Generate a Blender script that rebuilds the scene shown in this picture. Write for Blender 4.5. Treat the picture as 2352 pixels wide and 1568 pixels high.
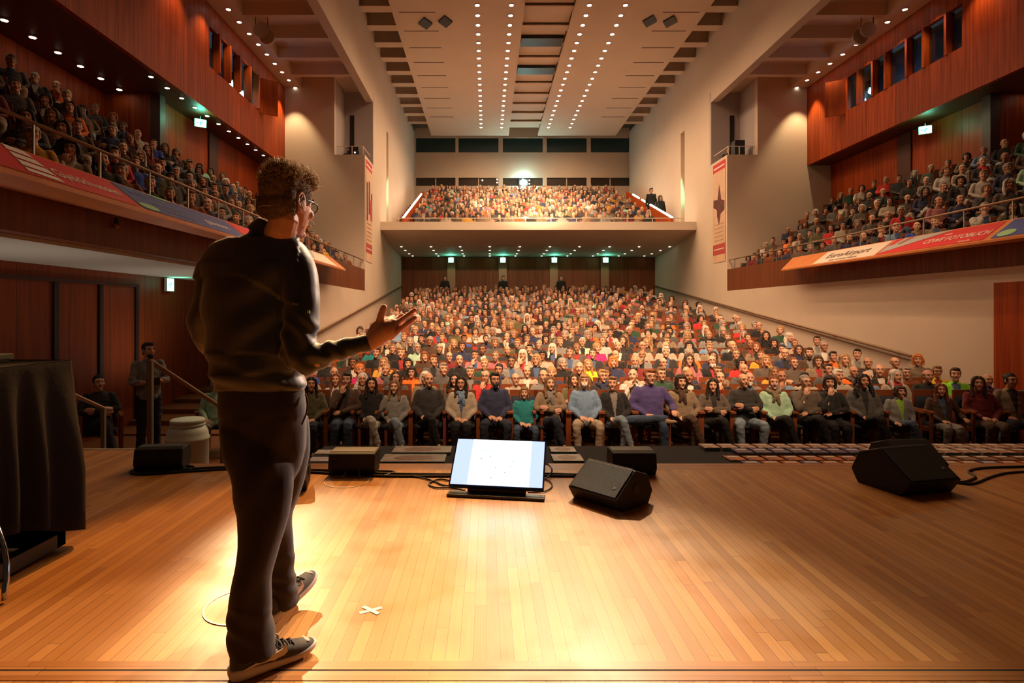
import bpy, bmesh, math, random
import numpy as np
from mathutils import Vector, Matrix, Euler, noise

for _o in list(bpy.data.objects): bpy.data.objects.remove(_o, do_unlink=True)
scene = bpy.context.scene
COL = scene.collection
R = math.radians
# ---------------------------------------------------------------- camera, light, exposure
FPX, CX, CY, HC = 1340.0, 1118.0, 715.0, 1.25
cam_d = bpy.data.cameras.new('camera')
cam = bpy.data.objects.new('camera', cam_d); COL.objects.link(cam)
cam.location = (0, 0, HC); cam.rotation_euler = (R(90), 0, 0)
cam_d.sensor_width = 36; cam_d.lens = 36 * FPX / 2352
cam_d.shift_x = (1176 - CX) / 2352; cam_d.shift_y = -(784 - CY) / 2352
cam_d.clip_start = .05; cam_d.clip_end = 200
scene.camera = cam
vs = scene.view_settings
vs.view_transform = 'Standard'; vs.look = 'None'; vs.exposure = 0.0; vs.gamma = 1; vs.use_curve_mapping = False
world = bpy.data.worlds.new('hall_air'); scene.world = world; world.use_nodes = True
world.node_tree.nodes['Background'].inputs[0].default_value = (1, .66, .42, 1)
world.node_tree.nodes['Background'].inputs[1].default_value = .022
cy = scene.cycles
cy.max_bounces = 5; cy.diffuse_bounces = 4; cy.glossy_bounces = 2; cy.transmission_bounces = 3
cy.sample_clamp_indirect = 4; cy.caustics_reflective = False; cy.caustics_refractive = False

def at(px, py, Y): return Vector(((px - CX) * Y / FPX, Y, HC - (py - CY) * Y / FPX))

def lamp(kind, name, loc, energy, color, target=None, **kw):
    d = bpy.data.lights.new(name, kind); d.energy = energy; d.color = color
    for k, v in kw.items(): setattr(d, k, v)
    o = bpy.data.objects.new(name, d); COL.objects.link(o); o.location = loc
    if target is not None:
        o.rotation_euler = (Vector(target) - Vector(loc)).to_track_quat('-Z', 'Y').to_euler()
    return o
WARM = (1, .62, .34)
# stage profiles hang from the hall ceiling in front of the stage
lamp('SPOT', 'stage_spot', (2.6, 15.5, 11.9), 13500, (1, .76, .48), (.10, 2.25, .40), spot_size=R(12), spot_blend=.6, shadow_soft_size=.12)
lamp('SPOT', 'stage_spot', (-1.2, 16.0, 11.9), 9500, (1, .42, .09), (-.75, 2.3, 0), spot_size=R(12), spot_blend=.3, shadow_soft_size=.12)
# follow spots behind the glass of the two booths
lamp('SPOT', 'follow_spot', (11.95, 18.9, 8.6), 21000, (1, .69, .52), (-.5, 2.3, .95), spot_size=R(7.6), spot_blend=.3, shadow_soft_size=.1)
lamp('SPOT', 'follow_spot', (-7.4, 19.0, 8.6), 12000, (1, .62, .30), (-.2, 2.4, .4), spot_size=R(8), spot_blend=.4, shadow_soft_size=.1)
lamp('SPOT', 'stage_wash', (3.0, 15.0, 11.8), 500, (1, .5, .22), (1.3, 2.6, 0), spot_size=R(34), spot_blend=.9, shadow_soft_size=.3)
for _x0, _x1 in ((-4.45, 4.6), (-4.45, 1.0), (9.0, -.1), (9.0, 3.6)):
    lamp('SPOT', 'wall_uplight', (_x0, 16.5, 2.6), 420, (1, .66, .45), (_x1, 29.0, 4.9), spot_size=R(22), spot_blend=.8, shadow_soft_size=.1)  # added fill for the balcony underside, no fixtures on these walls
for _y in (6.8, 11.5):
    lamp('SPOT', 'recess_light', (-5.9, _y, -.4), 60, (1, .86, .70), (-6.2, _y, 2), spot_size=R(150), spot_blend=.9, shadow_soft_size=.3)  # unseen fill spots added to brighten the recess ceiling
# the four rows of downlights in the ceiling sails
for _x in (-.34, .89, 3.70, 5.0):
    lamp('AREA', 'downlight_row', (_x, 26.6, 12.26), 520, WARM, None, shape='RECTANGLE', size=.12, size_y=17.5, spread=R(150))
    lamp('AREA', 'downlight_row', (_x, 14.0, 12.26), 90, WARM, None, shape='RECTANGLE', size=.12, size_y=7.0, spread=R(120))
for _x in (-1.2, 1.0, 3.6, 5.8):
    lamp('SPOT', 'audience_light', (_x, 3.0, 9.6), 6000, (1, .60, .34), (2.2 + (_x - 2.3) * .55, 16.6, .3), spot_size=R(59), spot_blend=.9, shadow_soft_size=.25)
for _x in (.6, 4.0):
    lamp('SPOT', 'balcony_light', (_x, 14.0, 12.1), 24000, (1, .62, .36), (2.2, 29.5, 6.6), spot_size=R(27), spot_blend=.8, shadow_soft_size=.25)
for _s in (-1, 1):
    _cx = 2.275 + _s * 9.6
    for _i, _y in enumerate((14.4, 15.9, 17.3, 18.8, 20.2)):
        lamp('SPOT', 'side_downlight', (_cx, _y, 9.70), 110, WARM, (_cx, _y, 0), spot_size=R(95), spot_blend=.7, shadow_soft_size=.04)
    lamp('SPOT', 'side_downlight', (_cx, 21.75, 9.70), 330, (1, .70, .36), (_cx + .1 * _s, 22.1, 5), spot_size=R(72), spot_blend=.6, shadow_soft_size=.04)
    for _y in (8.5, 12.5, 17.5):
        lamp('SPOT', 'gallery_downlight', (2.275 + _s * (11.4 if _y < 15 else 10.3), _y, 6.8), 12, WARM, (2.275 + _s * 9.6, _y, 2), spot_size=R(120), spot_blend=.8, shadow_soft_size=.05)

# ---------------------------------------------------------------- materials
MATS = {}
def nt(m): return m.node_tree.nodes, m.node_tree.links
def mat(name, color=(.5, .5, .5), rough=.6, metal=0, spec=.5, bump=0, bscale=60, var=0, vscale=3, emit=None, estr=0, sss=0, sheen=0, vec='Object', stretch=None, objcol=False, attr=None, coat=0):
    if name in MATS: return MATS[name]
    m = bpy.data.materials.new(name); m.use_nodes = True; MATS[name] = m
    N, L = nt(m); b = N['Principled BSDF']
    b.inputs['Roughness'].default_value = rough; b.inputs['Metallic'].default_value = metal
    b.inputs['Specular IOR Level'].default_value = spec
    b.inputs['Base Color'].default_value = (*color, 1)
    if coat: b.inputs['Coat Weight'].default_value = coat; b.inputs['Coat Roughness'].default_value = .15
    if sss:
        b.inputs['Subsurface Weight'].default_value = sss
        b.inputs['Subsurface Radius'].default_value = (1, .25, .12); b.inputs['Subsurface Scale'].default_value = .02
    if sheen: b.inputs['Sheen Weight'].default_value = sheen
    if emit: b.inputs['Emission Color'].default_value = (*emit, 1); b.inputs['Emission Strength'].default_value = estr
    src = None
    if objcol: src = N.new('ShaderNodeObjectInfo').outputs['Color']
    elif attr: a = N.new('ShaderNodeAttribute'); a.attribute_name = attr; src = a.outputs['Color']
    if src is not None and not var: L.new(src, b.inputs['Base Color'])
    if var or bump:
        tc = N.new('ShaderNodeTexCoord'); vo = tc.outputs[vec]
        if stretch:
            mp = N.new('ShaderNodeMapping'); mp.inputs['Scale'].default_value = stretch; L.new(vo, mp.inputs[0]); vo = mp.outputs[0]
    if var:
        n = N.new('ShaderNodeTexNoise'); n.inputs['Scale'].default_value = vscale; n.inputs['Detail'].default_value = 5
        L.new(vo, n.inputs['Vector'])
        mr = N.new('ShaderNodeMapRange'); mr.inputs['From Min'].default_value = .3; mr.inputs['From Max'].default_value = .7
        mr.inputs['To Min'].default_value = 1 - var; mr.inputs['To Max'].default_value = 1 + var
        L.new(n.outputs['Fac'], mr.inputs['Value'])
        mx = N.new('ShaderNodeMix'); mx.data_type = 'RGBA'; mx.blend_type = 'MULTIPLY'; mx.inputs['Factor'].default_value = 1
        mx.inputs[6].default_value = (*color, 1)
        if src is not None: L.new(src, mx.inputs[6])
        L.new(mr.outputs[0], mx.inputs[7]); L.new(mx.outputs[2], b.inputs['Base Color'])
    if bump:
        n2 = N.new('ShaderNodeTexNoise'); n2.inputs['Scale'].default_value = bscale; n2.inputs['Detail'].default_value = 4
        L.new(vo, n2.inputs['Vector'])
        bp = N.new('ShaderNodeBump'); bp.inputs['Strength'].default_value = bump; bp.inputs['Distance'].default_value = .01
        L.new(n2.outputs['Fac'], bp.inputs['Height']); L.new(bp.outputs[0], b.inputs['Normal'])
    return m

def wood_panel(name, c1, c2, joint_axis=None, pitch=1.2, rough=.5):
    """vertical veneer grain with panel joints along one horizontal axis (world metres)"""
    m = bpy.data.materials.new(name); m.use_nodes = True; MATS[name] = m
    N, L = nt(m); b = N['Principled BSDF']; b.inputs['Roughness'].default_value = rough; b.inputs['Specular IOR Level'].default_value = .2
    g = N.new('ShaderNodeNewGeometry'); mp = N.new('ShaderNodeMapping'); mp.inputs['Scale'].default_value = (9, 9, .35)
    L.new(g.outputs['Position'], mp.inputs[0])
    n = N.new('ShaderNodeTexNoise'); n.inputs['Scale'].default_value = 1.6; n.inputs['Detail'].default_value = 6; n.inputs['Distortion'].default_value = .4
    L.new(mp.outputs[0], n.inputs['Vector'])
    cr = N.new('ShaderNodeValToRGB'); cr.color_ramp.elements[0].color = (*c1, 1); cr.color_ramp.elements[1].color = (*c2, 1)
    cr.color_ramp.elements[0].position = .33; cr.color_ramp.elements[1].position = .68
    L.new(n.outputs['Fac'], cr.inputs[0]); out = cr.outputs[0]
    if joint_axis:
        sp = N.new('ShaderNodeSeparateXYZ'); L.new(g.outputs['Position'], sp.inputs[0])
        d = N.new('ShaderNodeMath'); d.operation = 'DIVIDE'; d.inputs[1].default_value = pitch; L.new(sp.outputs[joint_axis], d.inputs[0])
        fl = N.new('ShaderNodeMath'); fl.operation = 'FLOOR'; L.new(d.outputs[0], fl.inputs[0])
        wn = N.new('ShaderNodeTexWhiteNoise'); wn.noise_dimensions = '1D'; L.new(fl.outputs[0], wn.inputs['W'])
        mr = N.new('ShaderNodeMapRange'); mr.inputs['To Min'].default_value = .82; mr.inputs['To Max'].default_value = 1.15; L.new(wn.outputs['Value'], mr.inputs['Value'])
        fr = N.new('ShaderNodeMath'); fr.operation = 'FRACT'; L.new(d.outputs[0], fr.inputs[0])
        gt = N.new('ShaderNodeMath'); gt.operation = 'GREATER_THAN'; gt.inputs[1].default_value = .012 / pitch; L.new(fr.outputs[0], gt.inputs[0])
        mu = N.new('ShaderNodeMath'); mu.operation = 'MULTIPLY'; L.new(mr.outputs[0], mu.inputs[0])
        ga = N.new('ShaderNodeMapRange'); ga.inputs['To Min'].default_value = .35; ga.inputs['To Max'].default_value = 1; L.new(gt.outputs[0], ga.inputs['Value'])
        L.new(ga.outputs[0], mu.inputs[1])
        mx = N.new('ShaderNodeMix'); mx.data_type = 'RGBA'; mx.blend_type = 'MULTIPLY'; mx.inputs['Factor'].default_value = 1
        L.new(out, mx.inputs[6]); L.new(mu.outputs[0], mx.inputs[7]); out = mx.outputs[2]
    L.new(out, b.inputs['Base Color'])
    return m

def stage_wood(name, along='Y', tint=(1, 1, 1)):
    m = bpy.data.materials.new(name); m.use_nodes = True; MATS[name] = m
    N, L = nt(m); b = N['Principled BSDF']; b.inputs['Roughness'].default_value = .40; b.inputs['Specular IOR Level'].default_value = .45
    g = N.new('ShaderNodeNewGeometry'); sp = N.new('ShaderNodeSeparateXYZ'); L.new(g.outputs['Position'], sp.inputs[0])
    cb = N.new('ShaderNodeCombineXYZ')
    other = sp.outputs['X' if along == 'Y' else 'Y']
    dv = N.new('ShaderNodeMath'); dv.operation = 'DIVIDE'; dv.inputs[1].default_value = .05; L.new(other, dv.inputs[0])
    fo = N.new('ShaderNodeMath'); fo.operation = 'FLOOR'; L.new(dv.outputs[0], fo.inputs[0])
    wn = N.new('ShaderNodeTexWhiteNoise'); wn.noise_dimensions = '1D'; L.new(fo.outputs[0], wn.inputs['W'])
    ad = N.new('ShaderNodeMath'); ad.operation = 'MULTIPLY_ADD'; ad.inputs[1].default_value = 1.35; L.new(wn.outputs['Value'], ad.inputs[0]); L.new(sp.outputs[along], ad.inputs[2])
    L.new(ad.outputs[0], cb.inputs['X']); L.new(sp.outputs['X' if along == 'Y' else 'Y'], cb.inputs['Y'])
    br = N.new('ShaderNodeTexBrick'); br.offset = 0; br.inputs['Scale'].default_value = 1
    br.inputs['Brick Width'].default_value = 1.35; br.inputs['Row Height'].default_value = .05
    br.inputs['Mortar Size'].default_value = .0009; br.inputs['Mortar Smooth'].default_value = 0; br.inputs['Bias'].default_value = 0
    br.inputs['Color1'].default_value = (0, 0, 0, 1); br.inputs['Color2'].default_value = (1, 1, 1, 1); br.inputs['Mortar'].default_value = (0, 0, 0, 1)
    L.new(cb.outputs[0], br.inputs['Vector'])
    cr = N.new('ShaderNodeValToRGB'); e = cr.color_ramp.elements
    e[0].position = 0; e[0].color = (.43 * tint[0], .18 * tint[1], .045 * tint[2], 1); e[1].position = 1; e[1].color = (.62 * tint[0], .30 * tint[1], .088 * tint[2], 1)
    x = e.new(.5); x.color = (.54 * tint[0], .245 * tint[1], .068 * tint[2], 1)
    L.new(br.outputs['Color'], cr.inputs[0])
    mp = N.new('ShaderNodeMapping'); mp.inputs['Scale'].default_value = (2.5, 60, 1); L.new(cb.outputs[0], mp.inputs[0])
    n = N.new('ShaderNodeTexNoise'); n.inputs['Scale'].default_value = 1.5; n.inputs['Detail'].default_value = 6; L.new(mp.outputs[0], n.inputs['Vector'])
    mr = N.new('ShaderNodeMapRange'); mr.inputs['To Min'].default_value = .78; mr.inputs['To Max'].default_value = 1.2; L.new(n.outputs['Fac'], mr.inputs['Value'])
    mx = N.new('ShaderNodeMix'); mx.data_type = 'RGBA'; mx.blend_type = 'MULTIPLY'; mx.inputs['Factor'].default_value = 1
    L.new(cr.outputs[0], mx.inputs[6]); L.new(mr.outputs[0], mx.inputs[7])
    mx2 = N.new('ShaderNodeMix'); mx2.data_type = 'RGBA'; mx2.inputs[7].default_value = (.10, .035, .01, 1)
    L.new(br.outputs['Fac'], mx2.inputs['Factor']); L.new(mx.outputs[2], mx2.inputs[6])
    # worn scuffs
    n3 = N.new('ShaderNodeTexNoise'); n3.inputs['Scale'].default_value = 3.0; n3.inputs['Detail'].default_value = 8; L.new(g.outputs['Position'], n3.inputs['Vector'])
    mr3 = N.new('ShaderNodeMapRange'); mr3.inputs['From Min'].default_value = .35; mr3.inputs['From Max'].default_value = .7; mr3.inputs['To Min'].default_value = .32; mr3.inputs['To Max'].default_value = .52
    L.new(n3.outputs['Fac'], mr3.inputs['Value']); L.new(mr3.outputs[0], b.inputs['Roughness'])
    L.new(mx2.outputs[2], b.inputs['Base Color'])
    return m

M_plaster = mat('cream_plaster', (.70, .58, .47), .85, var=.04, vscale=.6, bump=.08, bscale=40)
M_ceil = mat('cream_ceiling', (.76, .60, .47), .8, var=.03, vscale=.8)
M_rib = mat('cream_rib', (.74, .59, .46), .8)
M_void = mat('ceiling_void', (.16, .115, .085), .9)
M_white = mat('balcony_paint', (.84, .74, .62), .7)
M_niche = mat('niche_paint', (.50, .45, .46), .8)
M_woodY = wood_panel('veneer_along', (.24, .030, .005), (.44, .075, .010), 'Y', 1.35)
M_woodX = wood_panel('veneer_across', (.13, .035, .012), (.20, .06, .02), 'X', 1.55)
M_woodplain = wood_panel('veneer_plain', (.28, .045, .008), (.46, .09, .012))
M_stage = stage_wood('stage_boards'); M_stageX = stage_wood('stage_border', 'X', (.8, .72, .7))
M_hallfloor = mat('hall_parquet', (.20, .075, .025), .45, var=.15, vscale=4)
M_black = mat('black_satin', (.012, .012, .012), .45)
M_blackcloth = mat('black_molton', (.0035, .003, .003), .95, bump=.3, bscale=25)
M_steel = mat('brushed_steel', (.45, .44, .42), .35, metal=.9)
M_rail = mat('bronze_rail', (.30, .20, .12), .45, metal=.3)
M_darkglass = mat('dark_glass', (.012, .022, .026), .12, spec=.6)
M_bulb = mat('lamp_glow', (1, .9, .8), .5, emit=(1, .86, .66), estr=14)
M_bulb2 = mat('lamp_glow_small', (1, .9, .8), .5, emit=(1, .72, .45), estr=5)
M_exit = mat('exit_glow', (.7, 1, .9), .5, emit=(.30, 1, .72), estr=9)
M_strip = mat('strip_glow', (1, 1, .9), .5, emit=(1, .93, .72), estr=9)
M_plastic = mat('cream_plastic', (.62, .74, .66), .5)
M_cloth = mat('garment', (.5, .5, .5), .9, objcol=True, var=.10, vscale=14, bump=.35, bscale=45, sheen=.15)
M_denim = mat('trouser_cloth', (.5, .5, .5), .9, objcol=True, var=.16, vscale=10, bump=.4, bscale=22)
M_skin = mat('skin', (.6, .35, .24), .55, objcol=True, var=.05, vscale=20, spec=.3)
M_lip = mat('lip', (.30, .09, .07), .5)
M_eye = mat('eye', (.02, .015, .012), .25)
M_brow = mat('brow', (.07, .04, .025), .8)
M_hair = mat('hair', (.1, .06, .03), .65, objcol=True, var=.35, vscale=30, bump=.9, bscale=90, stretch=(1, 1, .35))
M_seatwood = mat('seat_veneer', (.22, .06, .02), .4, var=.15, vscale=6)
M_armwood = mat('armrest_wood', (.28, .08, .025), .4)
M_uphol = mat('seat_fabric', (.02, .024, .04), .9)
M_shoe = mat('shoe_leather', (.03, .025, .02), .5, objcol=True)

# ---------------------------------------------------------------- mesh helpers
class MB:
    def __init__(s): s.v = []; s.f = []; s.m = []; s.mi = 0
    def add(s, vs_, fs):
        o = len(s.v); s.v += [tuple(x) for x in vs_]
        for f in fs: s.f.append(tuple(o + i for i in f)); s.m.append(s.mi)
        return s
    def quad(s, a, b, c, d): return s.add([a, b, c, d], [(0, 1, 2, 3)])
    def box(s, x0, x1, y0, y1, z0, z1, M=None):
        P = [Vector((x, y, z)) for z in (z0, z1) for x, y in ((x0, y0), (x1, y0), (x1, y1), (x0, y1))]
        if M is not None: P = [M @ p for p in P]
        return s.add(P, [(3, 2, 1, 0), (4, 5, 6, 7), (0, 1, 5, 4), (1, 2, 6, 5), (2, 3, 7, 6), (3, 0, 4, 7)])
    def prism(s, poly, fn0, fn1):
        """poly list of 2D points; fn0/fn1 map a 2D point to the two ends"""
        n = len(poly); P = [fn0(p) for p in poly] + [fn1(p) for p in poly]
        return s.add(P, [tuple(range(n))[::-1], tuple(range(n, 2 * n))] + [(i, (i + 1) % n, n + (i + 1) % n, n + i) for i in range(n)])
    def rings(s, rs, cap=True, close=False):
        n = len(rs[0]); V = [p for r in rs for p in r]; Fc = []
        for k in range(len(rs) - 1):
            for i in range(n): Fc.append((k * n + i, k * n + (i + 1) % n, (k + 1) * n + (i + 1) % n, (k + 1) * n + i))
        if close:
            k = len(rs) - 1
            for i in range(n): Fc.append((k * n + i, k * n + (i + 1) % n, (i + 1) % n, i))
        elif cap:
            Fc.append(tuple(range(n))[::-1]); Fc.append(tuple(range((len(rs) - 1) * n, len(rs) * n)))
        return s.add(V, Fc)
    def tube(s, pts, r, n=8, smooth=1, close=False):
        P = [Vector(p) for p in pts]
        rad = r if isinstance(r, (list, tuple)) else [r] * len(P)
        if smooth > 1 and len(P) > 2: P, rad = crom(P, rad, smooth)
        rs = []; up = None
        for i, p in enumerate(P):
            a = P[max(i - 1, 0)]; b = P[min(i + 1, len(P) - 1)]
            if close: a = P[(i - 1) % len(P)]; b = P[(i + 1) % len(P)]
            t = (b - a)
            t = t.normalized() if t.length > 1e-9 else Vector((0, 0, 1))
            if up is None: up = Vector((0, 0, 1)) if abs(t.z) < .9 else Vector((0, 1, 0))
            x = up.cross(t); x = x.normalized() if x.length > 1e-6 else t.orthogonal().normalized()
            y = t.cross(x); up = y
            rs.append([p + x * (math.cos(2 * math.pi * k / n) * rad[i]) + y * (math.sin(2 * math.pi * k / n) * rad[i]) for k in range(n)])
        return s.rings(rs, close=close)
    def limb(s, pts, rad, n=14, smooth=4):
        """tapered limb with rounded ends"""
        P = [Vector(p) for p in pts]; rad = list(rad)
        if len(P) > 2: P, rad = crom(P, rad, smooth)
        t0 = (P[0] - P[1]).normalized(); t1 = (P[-1] - P[-2]).normalized(); r0, r1 = rad[0], rad[-1]
        A = [P[0] + t0 * r0 * k for k in (.98, .8, .45)]; ra = [r0 * k for k in (.15, .6, .89)]
        B = [P[-1] + t1 * r1 * k for k in (.45, .8, .98)]; rb = [r1 * k for k in (.89, .6, .15)]
        return s.tube(A + P + B, ra + rad + rb, n)
    def ell(s, c, r, n=14, M=None):
        c = Vector(c); rs = []
        for k in range(1, n):
            t = math.pi * k / n
            ring = []
            for i in range(2 * n):
                a = math.pi * i / n
                v = Vector((r[0] * math.sin(t) * math.cos(a), r[1] * math.sin(t) * math.sin(a), -r[2] * math.cos(t)))
                if M is not None: v = M @ v
                ring.append(c + v)
            rs.append(ring)
        return s.rings(rs)
    def loft(s, secs, n=24, p=2.0):
        """secs: (center, rx, ry, yaw) horizontal super-ellipse rings, bottom to top or any order"""
        rs = []
        for sc in secs:
            c, rx, ry = Vector(sc[0]), sc[1], sc[2]; yaw = sc[3] if len(sc) > 3 else 0; tilt = sc[4] if len(sc) > 4 else 0
            ring = []
            for i in range(n):
                a = 2 * math.pi * i / n; ca, sa = math.cos(a), math.sin(a)
                x = rx * math.copysign(abs(ca) ** (2 / p), ca); y = ry * math.copysign(abs(sa) ** (2 / p), sa)
                ring.append(c + Vector((x * math.cos(yaw) - y * math.sin(yaw), x * math.sin(yaw) + y * math.cos(yaw), x * tilt)))
            rs.append(ring)
        return s.rings(rs)
    def lathe(s, prof, c=(0, 0, 0), n=24):
        c = Vector(c)
        return s.rings([[c + Vector((r * math.cos(2 * math.pi * i / n), r * math.sin(2 * math.pi * i / n), z)) for i in range(n)] for r, z in prof])
    def mesh(s, name='m', smooth=False):
        me = bpy.data.meshes.new(name); me.from_pydata(s.v, [], s.f)
        if s.m and max(s.m) > 0: me.polygons.foreach_set('material_index', s.m)
        if smooth: me.polygons.foreach_set('use_smooth', [True] * len(me.polygons))
        me.update(); return me
    def build(s, name, mats, parent=None, smooth=False, bevel=0, **tags):
        return link(s.mesh(name, smooth), name, mats, parent, bevel, **tags)

def crom(P, rad, k):
    Q = []; q = []
    for i in range(len(P) - 1):
        p0, p1, p2, p3 = P[max(i - 1, 0)], P[i], P[i + 1], P[min(i + 2, len(P) - 1)]
        for j in range(k):
            t = j / k
            Q.append(.5 * ((2 * p1) + (p2 - p0) * t + (2 * p0 - 5 * p1 + 4 * p2 - p3) * t * t + (3 * p1 - p0 - 3 * p2 + p3) * t ** 3))
            q.append(rad[i] * (1 - t) + rad[i + 1] * t)
    Q.append(P[-1].copy()); q.append(rad[-1]); return Q, q

def link(me, name, mats, parent=None, bevel=0, col=None, label=None, cat=None, group=None, kind=None, loc=None):
    if not isinstance(mats, (list, tuple)): mats = [mats]
    if len(me.materials) == 0:
        for m in mats: me.materials.append(m)
    o = bpy.data.objects.new(name, me); COL.objects.link(o)
    if parent is not None: o.parent = parent
    if bevel:
        b = o.modifiers.new('b', 'BEVEL'); b.width = bevel; b.segments = 2; b.limit_method = 'ANGLE'
    if col is not None: o.color = (*col, 1)
    if loc is not None: o.location = loc
    tag(o, label, cat, group, kind); return o
def tag(o, label=None, cat=None, group=None, kind=None):
    if label: o['label'] = label
    if cat: o['category'] = cat
    if group: o['group'] = group
    if kind: o['kind'] = kind
    return o
def thing(name, label, cat, loc=(0, 0, 0), rz=0, group=None):
    o = bpy.data.objects.new(name, None); COL.objects.link(o); o.location = loc; o.rotation_euler = (0, 0, rz); o.empty_display_size = .1
    return tag(o, label, cat, group)
def struct(name, mb, m, **kw): return mb.build(name, m, kind='structure', **kw)

def remesh(mb, voxel, smooth_it=2, disp=None, name='m'):
    """fuse overlapping closed pieces into one continuous surface"""
    o = bpy.data.objects.new('tmp', mb.mesh('tmp')); COL.objects.link(o)
    r = o.modifiers.new('r', 'REMESH'); r.mode = 'VOXEL'; r.voxel_size = voxel; r.use_smooth_shade = True
    if smooth_it:
        s = o.modifiers.new('s', 'SMOOTH'); s.factor = .5; s.iterations = smooth_it
    dg = bpy.context.evaluated_depsgraph_get(); dg.update()
    me = bpy.data.meshes.new_from_object(o.evaluated_get(dg)); me.name = name
    bpy.data.objects.remove(o, do_unlink=True)
    n = len(me.vertices); co = np.empty(n * 3); me.vertices.foreach_get('co', co); co = co.reshape(-1, 3)
    if disp is not None:
        no = np.empty(n * 3); me.vertices.foreach_get('normal', no); no = no.reshape(-1, 3)
        d = np.array([disp(Vector(c), Vector(m_)) for c, m_ in zip(co, no)])
        co = co + no * d[:, None]; me.vertices.foreach_set('co', co.ravel())
    me.polygons.foreach_set('use_smooth', [True] * len(me.polygons)); me.update()
    return me
def set_mats(me, fn):
    n = len(me.polygons); c = np.empty(n * 3); me.polygons.foreach_get('center', c)
    me.polygons.foreach_set('material_index', [fn(x) for x in c.reshape(-1, 3)]); me.update()
def text(body, name, m, M, size, parent, extrude=.001, sx=1, align='CENTER'):
    c = bpy.data.curves.new(name, 'FONT'); c.body = body; c.size = size; c.extrude = extrude; c.align_x = align; c.align_y = 'CENTER'; c.resolution_u = 3
    t = bpy.data.objects.new('tmp', c); COL.objects.link(t)
    dg = bpy.context.evaluated_depsgraph_get(); dg.update(); me = bpy.data.meshes.new_from_object(t.evaluated_get(dg))
    bpy.data.objects.remove(t, do_unlink=True); me.materials.clear()
    o = link(me, name, m, parent); o.matrix_local = M @ Matrix.Diagonal((sx, 1, 1, 1)); return o
# ---------------------------------------------------------------- the hall
def clear_glass(name):
    m = bpy.data.materials.new(name); m.use_nodes = True; MATS[name] = m; N, L = nt(m)
    g = N.new('ShaderNodeBsdfGlossy'); g.inputs['Roughness'].default_value = .05; t = N.new('ShaderNodeBsdfTransparent'); t.inputs[0].default_value = (.7, .85, .9, 1)
    x = N.new('ShaderNodeMixShader'); x.inputs[0].default_value = .08; L.new(t.outputs[0], x.inputs[1]); L.new(g.outputs[0], x.inputs[2]); L.new(x.outputs[0], N['Material Output'].inputs[0]); return m
M_glass = clear_glass('booth_glass')
XC = 2.275
def mx(x, s): return XC + s * abs(x - XC)          # mirror an x measured on the left side: s=-1 left, 1 right
XI, YT, YN, YF, YB, YU = -4.68, 22.4, 24.0, 25.7, 32.0, 37.8
mb = MB().box(-2.8, 14.5, -3, 4.60, -.22, 0).box(-7.1, -2.8, -3, 5.27, -.22, 0)
struct('floor', mb, M_stage)
mb = MB().box(-2.79, 14.5, 4.601, 4.80, -.22, .0); struct('trim_1', mb, M_stageX)
# transverse border boards either side of the lift joint
mb = MB().box(-9, 14.5, 2.036, 2.085, -.02, .0015).box(-9, 14.5, 1.975, 2.026, -.02, .0015); struct('trim_2', mb, M_stageX)
mb = MB().box(-9, 14.5, 2.026, 2.036, -.02, .0008); struct('trim_3', mb, mat('joint_black', (.01, .006, .004), .8))
mb = MB().box(-2.79, 14.5, 4.72, 4.80, -1.05, -.22).box(-9, -2.79, 5.2, 5.27, -1.05, -.22); struct('wall_stage_front', mb, M_woodplain)
mb = MB().box(-6.9, -2.8, 5.272, 5.31, -.06, .004); struct('trim_4', mb, mat('edge_strip', (.5, .42, .3), .5))
# raked hall floor
ROW = [9.6 + .79 * i for i in range(28)]
def zhead(d): return .17 if d < 10.9 else .17 + .121 * (d - 10.9)
def zfl(d): return zhead(d) - 1.22
mb = MB().box(-7.2, 9.3, 4.8, 9.2, -1.25, -1.05)
for i, d in enumerate(ROW):
    z = zfl(d); mb.box(XI - .1 if d > 15 else -7.2, 9.3, d - .38, d + .42 if i < 27 else YB + .2, z - .5, z)
struct('floor_hall', mb, M_hallfloor)
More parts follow.
